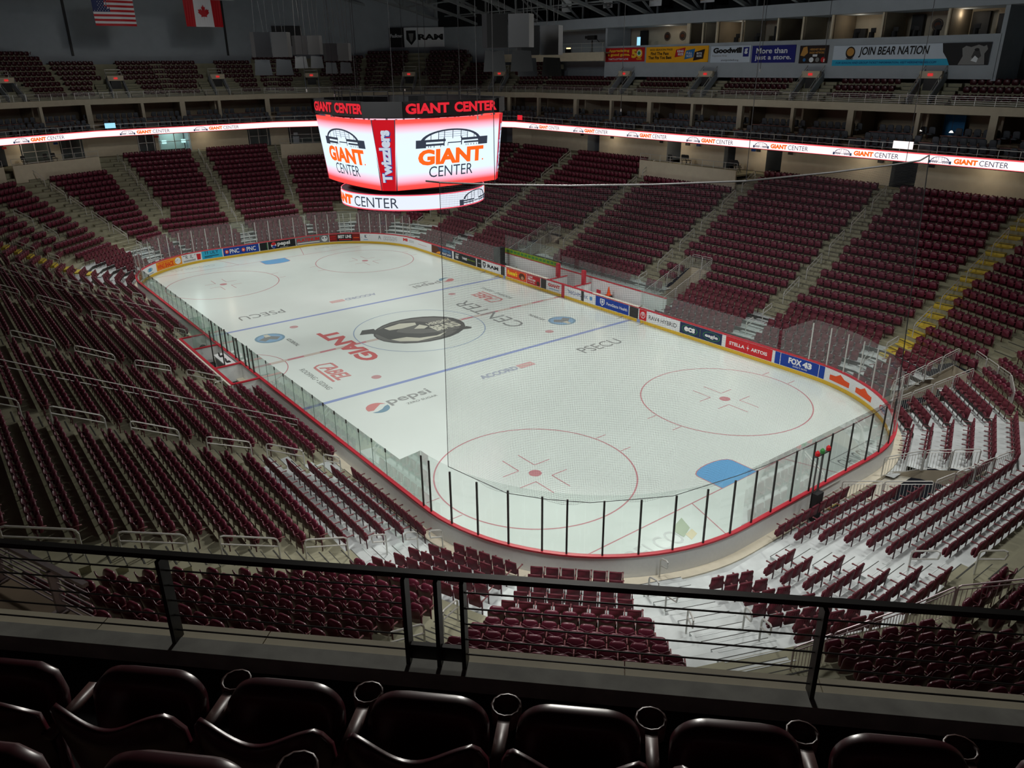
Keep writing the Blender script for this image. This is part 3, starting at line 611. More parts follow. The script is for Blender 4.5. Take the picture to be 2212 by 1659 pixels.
A(53.35, 55.1, 'ad_red', 'red advert with white LOW PRICES lettering', [('t', 'LOW', (.08, .68, .45, .9), 'ad_text_w', .04), ('t', 'PRICES', (.08, .4, .65, .62), 'ad_text_w', .04), ('t', 'on game day', (.08, .14, .6, .32), 'ad_text_w', .02), ('d', (.85, .3, .12, .25), 'ad_brown')])
A(55.95, 57.7, 'ad_white', 'white advert with red bold store lettering left of the red centre panel', [('t', 'GIANT', (.08, .42, .92, .78), 'ad_text_r', .045), ('rect', (.15, .18, .85, .25), 'ad_lblue')])
A(58.15, 61.55, 'ad_white', 'white advert with grey-blue capitals and a blue shield', [('t', 'HIGHMARK', (.14, .3, .78, .68), 'ad_text_b', .0), ('p', [(.84, .7), (.92, .7), (.92, .4), (.88, .25), (.84, .4)], 'ad_lblue'), ('p', [(.06, .75), (.2, .62), (.13, .62)], 'ad_text_b')])
A(61.65, 65.1, 'ad_blue', 'blue advert with a white lion-head shield', [('p', [(.14, .85), (.28, .85), (.28, .4), (.21, .12), (.14, .4)], 'ad_white'), ('p', [(.165, .75), (.255, .75), (.255, .42), (.21, .25), (.165, .42)], 'ad_blue'), ('d', (.21, .55, .028, .16), 'ad_white'), ('t', 'PennState Health', (.34, .35, .96, .65), 'ad_text_w', .01)])
A(66.15, 66.85, 'ad_red', 'small red advert with a white three-oval badge', [('ring', (.5, .5, .26, .32), 'ad_white'), ('ring', (.5, .6, .1, .15), 'ad_white'), ('rect', (.47, .3, .53, .75), 'ad_white')])
A(66.86, 69.85, 'ad_white', 'white advert with thin black car lettering', [('t', 'RAV4 HYBRID', (.07, .28, .92, .68), 'ad_text_k', .0)])
A(69.9, 73.4, 'ad_navy', 'navy advert with two green-ringed ovals', [('d', (.24, .5, .19, .4), 'ad_green'), ('d', (.24, .5, .175, .36), 'ad_navy'), ('t', 'ecs', (.11, .28, .37, .72), 'ad_text_w', .05), ('rect', (.49, .15, .495, .85), 'ad_lime'), ('d', (.76, .5, .2, .38), 'ad_green'), ('d', (.76, .5, .185, .34), 'ad_navy'), ('t', 'eagle', (.61, .28, .91, .68), 'ad_text_w', .03)])
A(73.7, 77.15, 'ad_red', 'red advert with white serif lettering and a star', [('t', 'STELLA', (.08, .34, .42, .64), 'ad_text_w', .03), ('t', 'ARTOIS', (.56, .34, .9, .64), 'ad_text_w', .03), ('p', [(.49, .2), (.495, .45), (.53, .5), (.495, .55), (.49, .85), (.485, .55), (.45, .5), (.485, .45)], 'ad_text_w')])
A(77.35, 80.7, 'ad_blue', 'blue advert with white television lettering and thin arcs', [('t', 'FOX', (.28, .35, .54, .85), 'ad_text_w', .045), ('t', '43', (.56, .35, .74, .85), 'ad_text_w', .06), ('t', 'EXPECT MORE', (.38, .14, .66, .27), 'ad_text_w', .01), ('rect', (.11, 0, .12, 1), 'ad_text_w'), ('rect', (.88, 0, .89, 1), 'ad_text_w')])
A(80.8, 84.9, 'ad_white', 'white advert with two orange bread-label badges', [q for u in (.07, .56) for q in (('p', [(u, .18), (u+.36, .18), (u+.36, .58), (u+.26, .62), (u+.18, .88), (u+.1, .62), (u, .58)], 'ad_orangered'), ('t', 'Stroehmann', (u+.02, .3, u+.34, .55), 'ad_text_w', .03))])
A(84.95, 87.2, 'ad_white', 'white advert with a red and blue swirl badge on the near right bend', [('ring', (.5, .5, .2, .25), 'ad_red'), ('t', 'AHL', (.35, .35, .65, .65), 'ad_text_b', .05)])

# ------------------------------------------------------------------ glass and posts
BAR = {}
def barrier(nm, label):
    BAR[nm] = empty('glass_barrier', (0, 0, 1.09), label=label, cat='glass barrier'); return BAR[nm]
barrier('near', 'tall glass with black uprights on the near end boards'); barrier('bend', 'tall glass with silver uprights on the near right bend')
barrier('right', 'low glass along the right boards before the near bench'); barrier('rightfar', 'low glass along the right boards beyond the far bench')
barrier('far', 'tall glass with silver uprights on the far end boards'); barrier('left', 'green-tinted low glass along the left-hand boards'); barrier('pen', 'glass and thin uprights round the timekeeper box'); barrier('bench', 'glass panels standing on the wall behind the players benches')
def under(mb, nm, key):
    o = BAR[key]; c = np.array(o.location); mb.v = [tuple(np.array(v)-c) for v in mb.v]; return mb.build(nm, parent=o)
def glass(s0, s1, z1, mt, label, grp, z0=1.09, off=.06, z1b=None):
    mb = MB(); n = max(1, int((s1-s0)/.5)); z1b = z1 if z1b is None else z1b
    for i in range(n):
        a, c = s0+(s1-s0)*i/n+.004, s0+(s1-s0)*(i+1)/n-(.004 if i == n-1 else 0)
        za, zc = z1+(z1b-z1)*i/n, z1+(z1b-z1)*(i+1)/n
        mb.quad(P3(perim(a, off)[0], z0), P3(perim(c, off)[0], z0), P3(perim(c, off)[0], zc), P3(perim(a, off)[0], za), mt)
    under(mb, 'pane', grp)
def post(s, z1, key, m='black_metal', z0=1.09, off=.06, wd=.05):
    p, n = perim(s, off); mb = MB(); mb.box(P3(p, (z0+z1)/2), (wd, .05, z1-z0), m, ux=(-n[1], n[0], 0)); under(mb, 'post', key)
mat('seam', (.16, .22, .20), .5)
mat('post_silver', (.62, .62, .60), .4, metal=.3)
near_p = [91.09, 92.24, 93.39, 94.92, 96.43, 97.63, 98.88, 100.16, 101.36, 102.56, 105.07-1.25, 105.07, 106.33, 107.6, 108.85, 109.72, 110.98, 112.25, 113.52, 114.74, 115.28]
right_p = [79.53, 80.7, 81.9, 83.1, 84.3, 85.6, 86.9, 88.2, 89.6, 91.09]
far_p = [3.3, 4.3, 5.24, 6.53, 8.06, 9.08, 10.37, 11.65, 12.97, 14.18, 15.43, 16.55, 17.75, 19.07, 20.29, 21.65, 22.87, 23.98, 25.2, 26.36, 27.51, 28.32, 29.46, 30.62, 31.36, 32.43, 33.48, 34.57]
for j, (a, c) in enumerate(zip(right_p[:-1], right_p[1:])):
    glass(a, c, 3.52, 'glass_end', '', 'bend')
    post(a, 3.3, 'bend', 'post_silver', wd=.06)
for j, (a, c) in enumerate(zip(near_p[:-1], near_p[1:])):
    glass(a, c, 3.52, 'glass_end', '', 'near')
for j, a in enumerate(near_p): post(a, 3.3, 'near', wd=.065)
for j, (a, c) in enumerate(zip(far_p[:-1], far_p[1:])):
    glass(a, c, 3.3, 'glass_end', '', 'far')
for j, a in enumerate(far_p): post(a, 3.08, 'far', 'post_silver', wd=.06)
glass(77.6, 79.5, 2.42, 'glass_side', '', 'right', z1b=3.52)
glass(115.3, 117.0, 3.5, 'glass_green', '', 'left', z1b=2.42)
glass(.2, 3.2, 2.9, 'glass_side', '', 'left', z1b=3.3)
q = [66.15+1.25*j for j in range(10)]
for j, (a, c) in enumerate(zip(q[:-1], q[1:])): glass(a, min(c, 77.6), 2.42, 'glass_side', '', 'right')
q = list(np.linspace(34.6, 49.6, 13))
for j, (a, c) in enumerate(zip(q[:-1], q[1:])): glass(a, c, 2.55, 'glass_side', '', 'rightfar')
q = list(np.linspace(117.0, SP, 36))
for j, (a, c) in enumerate(zip(q[:-1], q[1:])):
    glass(a, c, 2.42, 'glass_green', '', 'left')
    p, n = perim(c, .06); mb = MB(); mb.box(P3(p, 2.34), (.07, .035, .17), 'black_metal', ux=(-n[1], n[0], 0)); mb.box(P3(p, 1.75), (.014, .02, 1.3), 'seam', ux=(-n[1], n[0], 0)); under(mb, 'clip', 'left')
# board-glass uprights round the penalty box
for j, (x, y, z1) in enumerate([(3.4, 13.03, 2.42), (1.9, 13.03, 2.42), (.9, 13.03, 2.5), (-.6, 13.03, 2.42), (-1.2, 13.03, 2.5), (-2.3, 13.03, 2.42), (-2.9, 13.03, 2.5), (-3.6, 13.03, 2.42), (.9, 13.9, 2.6), (-1.2, 13.9, 2.6)]):
    mb = MB(); mb.box((x, y, (z1+1.09)/2 if y < 13.5 else z1/2), (.06, .06, z1-1.09 if y < 13.5 else z1), 'black_metal'); under(mb, 'post', 'pen')
# penalty and timekeeper boxes (left side)
b = MB(); b.box((.2, 13.75, .02), (9.6, 1.5, .04), 'black'); b.build('floor_box', kind='structure')
mb = MB(); mb.box((.3, 14.60, .52), (9.8, .10, 1.05), 'white_board'); pb = centred(mb, 'box_back_wall', label='long low white wall with red rail behind the penalty boxes', cat='wall')
mb = MB(); mb.box((0, 0, 1.09), (9.8, .16, .06), 'rail_red'); mb.box((0, .14, 1.06), (9.8, .1, .04), 'rail_white'); mb.build('top_rail', parent=pb, label='red rail')
for j, (x, mm) in enumerate(((5.2, 'white_board'), (2.6, 'white_board'), (-1.5, 'white_board'), (-4.55, 'white_board'))):
    mb = MB(); mb.box((x, 13.82, .52), (.1, 1.5, 1.05), mm); o_ = centred(mb, 'box_divider', label='white divider with red rail between the penalty boxes, %s from the far end' % ordn(j+1), cat='partition', group='dividers of the penalty boxes')
    mb = MB(); mb.box((0, 0, 1.08), (.16, 1.5, .06), 'rail_red'); mb.build('top_rail', parent=o_, label='red rail')
    if j < 2:
        mb = MB(); mb.quad((-.0, -.7, 1.12), (0, .7, 1.12), (0, .7, 2.3), (0, -.7, 2.3), 'glass_green'); mb.build('glass', parent=o_)
mb = MB(); mb.box((0, 0, .78), (2.4, .62, .06), 'white_board')
for sx in (-1, 1): mb.box((sx*1.1, 0, .38), (.08, .5, .75), 'white_board')
t_ = centred(mb, 'scorer_desk', label='white timekeeper desk behind the left-hand boards', cat='desk'); t_.location = (.3, 13.42, .05)
for j, x in enumerate((.9, -.3)):
    mb = MB(); mb.box((0, 0, .01), (.32, .24, .02), 'black'); mb.box((0, .12, .13), (.32, .02, .22), 'black'); o_ = mb.build('laptop', label='open dark laptop on the timekeeper desk, %s' % ('far one' if j == 0 else 'near one'), cat='laptop'); o_.location = (x, 13.42, .86)
mb = MB(); mb.tube([(0, -.35, 0), (0, -.35, .8), (0, -.3, .9), (0, .3, .9), (0, .35, .8), (0, .35, 0)], .25*.1, 'steel'); o_ = centred(mb, 'camera_cover', label='thin hoop rail beside the penalty box', cat='rail'); o_.location = (-3.6, 14.95, .15)
mb = MB(); mb.cyl((0, 0, 0), .28, .75, 'cloth_black', 14, .22); mb.cyl((0, 0, .75), .22, .12, 'cloth_black', 14, .1); o_ = mb.build('black_bag', label='black covered bundle standing in the far penalty box', cat='bag'); o_.location = (3.6, 13.7, .04)
# player benches (right side)
b = MB(); b.box((.4, -13.85, .05), (18.9, 1.7, .1), 'black'); b.build('floor_bench', kind='structure')
mb = MB(); mb.box((.4, -14.98, .75), (19.2, .10, 1.5), 'white_board'); bw = centred(mb, 'bench_back_wall', label='long white wall with red rail behind the players benches', cat='wall')
mb = MB(); mb.box((0, 0, 1.53), (19.2, .14, .06), 'rail_red'); mb.build('top_rail', parent=bw, label='red rail')
gp = [(9.9, 6.2, 3.1), (6.2, 2.4, 3.1), (2.2, -1.6, 2.6), (-1.6, -5.2, 2.6), (-5.2, -9.1, 2.6)]
for j, (x0, x1, z1) in enumerate(gp):
    mb = MB(); mb.quad((x0, -15.0, 1.56), (x1, -15.0, 1.56), (x1, -15.0, z1), (x0, -15.0, z1), 'glass_side'); under(mb, 'pane', 'bench')
mb = MB(); mb.box((0, 0, .2), (7.4, .02, .4), 'ad_lime'); mb2 = mb
o_ = centred(mb, 'advert_panel', label='lime green strip advert behind the far players bench', cat='advert'); o_.location = (6.15, -14.9, 1.58)
mb = MB(); [put_rect(mb, -3.5+.5*j, .12, -3.15+.5*j, .3, lambda u, v: (u, .014, v), 'ad_green') for j in range(14)]; mb.build('lettering', parent=o_)
for j, x in enumerate((1.35, -1.5)):
    mb = MB(); mb.box((x, -13.95, .55), (.08, 1.75, 1.1), 'white_board'); mb.box((x, -13.95, 1.12), (.14, 1.75, .05), 'rail_red'); o_ = centred(mb, 'box_divider', label='%s low white partition with red rail between the benches' % ('far' if j == 0 else 'near'), cat='partition')
for j, (x, y) in enumerate(((1.5, -14.0), (-1.55, -14.0))):
    mb = MB(); mb.box((0, 0, .55), (.32, .22, 1.1), 'rail_red'); o_ = mb.build('padded_post', label='%s upright red padded post between the benches' % ('far' if j == 0 else 'near'), cat='post'); o_.location = (x, y, 1.15)
mb = MB(); mb.tube([(.2, 0, 0), (.2, 0, .5), (-.2, 0, .5), (-.2, 0, 0)], .02, 'rail_red'); mb.box((0, .15, .48), (.42, .4, .05), 'rail_red'); mb.box((0, -.05, .72), (.42, .06, .3), 'rail_red')
for sx in (-.18, .18): mb.tube([(sx, .3, 0), (sx, .3, .48)], .02, 'rail_red')
o_ = mb.build('folding_chair', label='red chair behind the benches near the orange cone', cat='chair'); o_.location = (-3.0, -14.2, .1)
mb = MB(); mb.cyl((0, 0, .03), .16, .62, 'ad_orangered', 14, .03); mb.box((0, 0, .015), (.36, .36, .03), 'ad_orangered'); o_ = mb.build('traffic_cone', label='orange traffic cone in the near players bench', cat='cone'); o_.location = (-4.0, -14.35, .75)
mb = MB(); mb.box((0, 0, .32), (.5, .36, .64), 'black'); o_ = mb.build('floor_stand', parent=None, label='low dark stand under the orange traffic cone', cat='stand'); o_.location = (-4.0, -14.35, .1)
mb = MB(); mb.box((0, 0, .44), (7.6, .34, .05), 'white_board'); [mb.box((x, 0, .21), (.06, .3, .42), 'steel') for x in (-3.5, -1.2, 1.2, 3.5)]
for x, l in ((5.7, 'far'), (-5.4, 'near')):
    m2 = MB(); m2.v, m2.f, m2.m, m2.mats = list(mb.v), list(mb.f), list(mb.m), list(mb.mats)
    o_ = m2.build('players_bench', label='long white players bench, %s half' % l, cat='bench'); o_.location = (x, -14.3, .1)
mb = MB(); mb.box((9.45, -14.0, 1.1), (.5, .9, 2.2), 'black'); centred(mb, 'bench_door_frame', label='black upright panel at the far end of the benches', cat='panel')
# goal judge light stand behind the near end
mb = MB(); mb.bar((0, 0, 0), (0, 0, 3.0), .06, .06, 'steel_dark'); mb.bar((0, .35, 0), (0, .35, 2.9), .05, .05, 'steel_dark')
gl = mb.build('goal_light_stand', label='tall twin-pole stand with red and green lamps behind the near goal', cat='light stand'); gl.location = (-30.95, .35, 0)
mb = MB(); mb.bar((0, -.45, 3.0), (0, .55, 3.0), .1, .06, 'steel_dark'); mb.build('crossbar', parent=gl)
for y, m_, l in ((-.33, 'ad_red', 'red lamp'), (.08, 'ad_green', 'green lamp'), (.42, 'ad_red', 'red lamp')):
    mb = MB(); mb.cyl((0, y, 3.03), .09, .12, m_, 12); mb.cyl((0, y, 3.15), .09, .08, m_, 12, .03); mb.build('lamp', parent=gl, label=l)
mb = MB(); mb.box((-.12, .15, .75), (.25, .45, 1.2), 'cloth_black'); mb.build('equipment_cover', parent=gl, label='black bag strapped to the poles')
mb = MB()
for zz in (.45, .85): mb.bar((-30.62, -.6, zz), (-30.62, -2.0, zz), .03, .03, 'steel')
centred(mb, 'door_bar', label='pair of steel latch bars on the outside of the near end boards', cat='bar')
mb = MB(); mb.box((0, 0, .02), (.5, .6, .02), 'yellow_step'); mb.box((0, 0, .03), (.38, .48, .02), 'black_metal'); o_ = mb.build('floor_mat', label='small yellow-edged mat below the goal light stand', cat='mat'); o_.location = (-31.25, -.9, .14)

# ------------------------------------------------------------------ seats
def rr_outline(hw, z0, z1, rad, n=4):
    out = []
    for cx, cz, a0 in ((hw-rad, z1-rad, 0), (-hw+rad, z1-rad, PI/2), (-hw+rad*.6, z0+rad*.6, PI), (hw-rad*.6, z0+rad*.6, 1.5*PI)):
        r = rad if cz > (z0+z1)/2 else rad*.6
        for j in range(n+1): a = a0+PI/2*j/n; out.append((cx+r*math.cos(a), cz+r*math.sin(a)))
    return out
def m_pan(n=4, hw=.222, z0=.40, z1=.80, y0=.10, y1=.21, m='maroon', bev=.03):
    mb = MB(); O = rr_outline(hw, z0, z1, .12, n); N = len(O); cz = (z0+z1)/2
    rings = []
    for y, s in ((y0, 1-bev/.2), (y0+bev, 1), (y1-bev, 1), (y1, 1-bev/.2)):
        rings.append([(x*s, y+(z-z0)*.12, cz+(z-cz)*s) for x, z in O])
    vs = [p for r in rings for p in r]; fs = []
    for j in range(3):
        for k in range(N): fs.append((j*N+k, (j+1)*N+k, (j+1)*N+(k+1) % N, j*N+(k+1) % N))
    fs += [tuple(range(N)), tuple(3*N+k for k in range(N))[::-1]]
    mb.add(vs, fs, m); return mb
def m_back(nx=10, m='maroon_back', th=.03):
    """curved shell: top edge dips in the middle and rises into two shoulders"""
    mb = MB(); hw = .25; rows = (.30, .50, .68, None); V = []
    for side in (0, 1):
        for r in rows:
            for j in range(nx+1):
                u = -1+2*j/nx; au = abs(u)
                zt = .79+.03*(1-math.cos(PI*min(1, au/.74))) - (.11*((au-.80)/.20)**2 if au > .80 else 0)
                z = zt if r is None else min(r, zt-.01)
                y = -.02+.075*u*u-(z-.35)*.16+(th if side else 0)
                V.append((u*hw, y, z))
    n1 = nx+1; S = len(rows)*n1; fs = []
    for r in range(len(rows)-1):
        for j in range(nx):
            a = r*n1+j; fs.append((a, a+1, a+n1+1, a+n1)); fs.append((S+a, S+a+n1, S+a+n1+1, S+a+1))
    t = (len(rows)-1)*n1
    for j in range(nx): fs.append((t+j, t+j+1, S+t+j+1, S+t+j)); fs.append((j, S+j, S+j+1, j+1))
    for r in range(len(rows)-1):
        a = r*n1; fs.append((a, a+n1, S+a+n1, S+a)); a += nx; fs.append((a, S+a, S+a+n1, a+n1))
    mb.add(V, fs, m); return mb
def m_arm(m='maroon_arm', cup=True, x=.265, L=.30):
    mb = MB(); mb.bar((x, 0, .64), (x, L, .62), .045, .035, m)
    mb.bar((x, .06, .63), (x, .04, .0), .035, .05, 'maroon_back')
    if cup:
        N = 12; c = (x, .345)
        vs = [(c[0]+r*math.cos(a), c[1]+r*math.sin(a), z) for r, z in ((.060, .645), (.050, .645), (.044, .56), (.056, .56)) for a in np.linspace(0, 2*PI, N, endpoint=False)]
        mb.add(vs, [(j*N+k, j*N+(k+1) % N, ((j+1) % 4)*N+(k+1) % N, ((j+1) % 4)*N+k) for j in range(4) for k in range(N)], m)
    return mb
def m_fold_back(m='maroon_cloth', n=3):
    mb = MB(); O = rr_outline(.215, .36, .84, .05, n); N = len(O)
    vs = [(x, y-(z-.4)*.14, z) for y in (-.03, .03) for x, z in O]
    fs = [(k, (k+1) % N, N+(k+1) % N, N+k) for k in range(N)]+[tuple(range(N))[::-1], tuple(range(N, 2*N))]
    mb.add(vs, fs, m)
    for x in (-.12, -.04, .04, .12): mb.bar((x, -.034+.03, .38), (x, -.034-.055, .78), .012, .006, 'maroon_back')
    mb.tube([(-.21, -.06, .83), (.21, -.06, .83)], .042, m, 6)
    return mb
def m_fold_arm(x=.255):
    mb = MB(); mb.bar((x, -.02, .60), (x, .30, .60), .035, .03, 'maroon_arm'); mb.cyl((x, .31, .585), .035, .03, 'maroon_arm', 8)
    mb.bar((x, 0, .6), (x, .02, .0), .03, .04, 'maroon_back'); return mb
def merge(*mbs):
    o = MB()
    for q in mbs:
        off = len(o.v); o.v += q.v
        for f, k in zip(q.f, q.m): o.f.append(tuple(i+off for i in f)); o.m.append(o.mi(q.mats[k]))
    return o
def m_simple_arm(m='maroon_arm', x=.265):
    mb = MB(); mb.bar((x, .0, .63), (x, .30, .62), .04, .03, m); mb.bar((x, .05, .6), (x, .05, 0), .03, .04, 'maroon_back'); return mb
LOW_FIX = merge(m_back(5), m_pan(2), m_simple_arm())
LOW_FOLD = merge(m_fold_back(n=1), m_pan(1, .20, .36, .60, .06, .13, 'maroon_cloth'), m_fold_arm())
CLUB = merge(m_pan(2, .23, .36, .88, -.06, .04, 'club_grey'), m_pan(1, .23, .34, .5, .08, .4, 'club_grey', .02), m_simple_arm('club_grey', .27))
HI = {'fix': [('backrest', m_back(22)), ('seat_pan', m_pan(9)), ('armrest', m_arm())], 'fold': [('backrest', m_fold_back()), ('seat_pan', m_pan(3, .20, .36, .60, .06, .13, 'maroon_cloth')), ('armrest', m_fold_arm())]}
def sector(k):
    return {4: 'left-hand stand', 5: 'lower left foreground block', 6: 'lower middle foreground block', 7: 'lower right foreground block', 8: 'right foreground block', 9: 'goal-end walkway block', 10: 'silver-floored corner block',
            11: 'yellow stairs block', 12: 'right-hand stand', 13: 'far right corner', 14: 'far right end block', 15: 'far scoreboard-side block', 0: 'far end stand', 1: 'far left end block', 2: 'far left corner block', 3: 'far yellow-stairs block'}[k]
seats = {'fix': [], 'fold': [], 'upper': [], 'club': []}
LEDGE_D, LEDGE_Z = 19.7, 14.1
def drop_short(L):
    out = []; cur = []
    for a in L:
        if cur and (a[1], a[2], a[3]) != (cur[-1][1], cur[-1][2], cur[-1][3]+1) or cur and np.linalg.norm(a[4]-cur[-1][4]) > .7:
            if len(cur) > 2: out += cur
            cur = []
        cur.append(a)
    return out+(cur if len(cur) > 2 else [])
def seen(p, kk=None):
    x, y, z = proj(p)
    if z < .5 or not (-15 < x < 2227 and -15 < y < (2000 if z < 5 else 1674)): return 0
    if p[2] < 12:    # hidden below the foreground ledge?
        t = (LEDGE_Z-CAM[2])/(p[2]-CAM[2]); q = CAM+(np.array(p)-CAM)*t
        if Dof(q) > LEDGE_D: return 0
    return FPX/z
pitch = .545
for k in range(16):
    n, h, tt = FAC[k]; yaw = math.atan2(-n[1], -n[0])-PI/2
    for i in range(NROW):
        D = DB(i); t0, t1 = tspan(k, D); z = tread(i); kind = 'fix'
        m = int((t1-t0-.35)/pitch); j0 = (t0+t1)/2-(m-1)*pitch/2; run = run2 = 0
        for j in range(m):
            t = j0+j*pitch; p = fpt(k, t, D)
            ok = all(pdist(p, AIS[a][0]) > AW[a]+.24 for a in AIS) and not any(inpoly(fpt(k, t, D-.1), v) for v in VOMS)
            if ok and i >= 19 and ((k == 12 and -4.3 < p[0] < 7.6)): ok = False
            if ok and i >= 19 and k in (15,) and True: ok = False
            if ok and i >= 19 and k in (1, 2): ok = False
            if ok and k == 12 and -9.3 < p[0] < 10.2 and D < 2.9: ok = False
            if ok and k in (7, 8) and i == 9: ok = False
            if k == 7 and t < -.75-.05*i: ok = False
            if not ok: run = 0; continue
            run += 1; run2 += 1
            P = P3(p, z); s = seen(P+np.array([0, 0, .6])); kind = 'fold' if (silver(k, i, p[0]) or (k == 12 and i < 6)) else 'fix'
            seats[kind].append((s, k, i, run2, P, yaw))
for q in ('fix', 'fold'): seats[q] = drop_short(seats[q])
# upper deck: rows above the cream fascia
SH1 = .07
def utread(j): return 14.02+.5*j
UV = {'U': [(12, 15.3), (12, 4.9), (12, -5.9), (12, -15.6), (13, 0), (14, 0), (15, 0), (0, -5.4), (0, 5.5), (1, 0), (2, 0), (3, 0)]}
def uvom(k, t): return any(k == a and abs(t-(-b if k == 12 and False else b)) < 1.9 for a, b in UV['U'])
def urows(k): return {12: 3, 11: 6, 10: 8, 1: 9, 2: 12, 3: 12, 13: 6, 14: 9, 15: 8, 0: 7}.get(k, 8)
for k in range(16):
    n, h, tt = FAC[k]; yaw = math.atan2(-n[1], -n[0])-PI/2
    for j in range(urows(k)):
        D = 20.95+.82*j; t0, t1 = tspan(k, D); m = int((t1-t0-.3)/pitch); s0 = (t0+t1)/2-(m-1)*pitch/2
        if k == 6: m = 26; s0 = (.19 if j == 0 else .19+SH1)-.60*13
        for q in range(m):
            t = s0+q*(.60 if k == 6 else pitch); p = fpt(k, t, D)
            if k in (4, 5, 7, 8, 9): continue
            if k == 6 and j > 1: continue
            if k != 6 and any(k == a and abs((p[0] if a == 12 else t)-b_) < (2.3 if j < 3 else 1.1) for a, b_ in UV['U']): continue
            if k in (12,) and p[0] < -30: continue
            P = P3(p, utread(j)-(.08 if k == 6 else 0)); seats['upper'].append((seen(P+np.array([0, 0, .6])), k, j, q+1, P, yaw))
# club level chairs under the cream fascia
for k in (12, 13, 0, 1, 2, 15, 14, 11):
    n, h, tt = FAC[k]; yaw = math.atan2(-n[1], -n[0])-PI/2
    for j, (D, z) in enumerate(((17.5, 10.95), (18.35, 11.3), (20.6, 11.75))):
        t0, t1 = tspan(k, D); m = int((t1-t0-.3)/.62)
        for q in range(m):
            t = t0+.3+q*.62; ph = (t+50) % 5.3
            if ph < 1.0: continue
            P = P3(fpt(k, t, D), z); seats['club'].append((seen(P+np.array([0, 0, .6])), k, j, q+1, P, yaw))
def stuffmesh(name, proto, items, **tags):
    V0 = np.array(proto.v); nv = len(V0); T = []
    for (s, k, i, j, P, yaw) in items:
        c, s_ = math.cos(yaw), math.sin(yaw)
        T.append(np.stack([V0[:, 0]*c-V0[:, 1]*s_+P[0], V0[:, 0]*s_+V0[:, 1]*c+P[1], V0[:, 2]+P[2]], 1))
    V = np.concatenate(T); lens = [len(f) for f in proto.f]; L = np.array([i for f in proto.f for i in f]); N = len(items)
    me = bpy.data.meshes.new(name); me.vertices.add(len(V)); me.vertices.foreach_set('co', V.astype(np.float32).ravel())
    loops = (L[None, :]+np.arange(N)[:, None]*nv).ravel(); me.loops.add(len(loops)); me.loops.foreach_set('vertex_index', loops.astype(np.int32))
    tot = np.tile(lens, N); start = np.concatenate([[0], np.cumsum(tot)[:-1]])
    me.polygons.add(len(tot)); me.polygons.foreach_set('loop_start', start.astype(np.int32)); me.polygons.foreach_set('loop_total', tot.astype(np.int32))
    me.polygons.foreach_set('material_index', np.tile(proto.m, N).astype(np.int32))
    for q in proto.mats: me.materials.append(MATS[q])
    me.update(calc_edges=True); me.validate()
    me.polygons.foreach_set('use_smooth', [True]*len(tot))
    o = bpy.data.objects.new(name, me); C.objects.link(o); o['kind'] = 'stuff'
    for a, v in tags.items(): o[{'cat': 'category'}.get(a, a)] = v
    return o
def protomesh(mb, name):
    o = mb.build(name, smooth=True); me = o.data; bpy.data.objects.remove(o); return me
def recol(mb, d):
    o = MB(); o.v, o.f, o.m = mb.v, mb.f, list(mb.m); o.mats = [d.get(q, q) for q in mb.mats]; return o
UPC = {'maroon': 'maroon_shaded', 'maroon_back': 'maroon_shaded', 'maroon_arm': 'maroon_arm_shaded'}  # upper deck seats swap to the maroons with shade in their colour
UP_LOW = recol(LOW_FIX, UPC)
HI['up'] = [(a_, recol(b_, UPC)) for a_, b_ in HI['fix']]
HI['fix'] = [(a_, b_ if a_ != 'armrest' else m_simple_arm()) for a_, b_ in HI['fix']]
HIM = {t: [(nm, protomesh(mb, nm)) for nm, mb in parts] for t, parts in HI.items()}
def indiv(P, yaw, name, label, cat, group, parts=None, mesh=None):
    if parts:
        r = bpy.data.objects.new(name, None); r.empty_display_size = .1
        for nm, me in parts: o = bpy.data.objects.new(nm, me); C.objects.link(o); o.parent = r
    else: r = bpy.data.objects.new(name, mesh)
    C.objects.link(r); r.location = P; r.rotation_euler = (0, 0, yaw); r['label'] = label; r['category'] = cat; r['group'] = group
    return r
LOWM = {'fix': protomesh(LOW_FIX, 'tip_up_chair'), 'club': protomesh(CLUB, 'club_chair'), 'up': protomesh(UP_LOW, 'upper_deck_chair')}
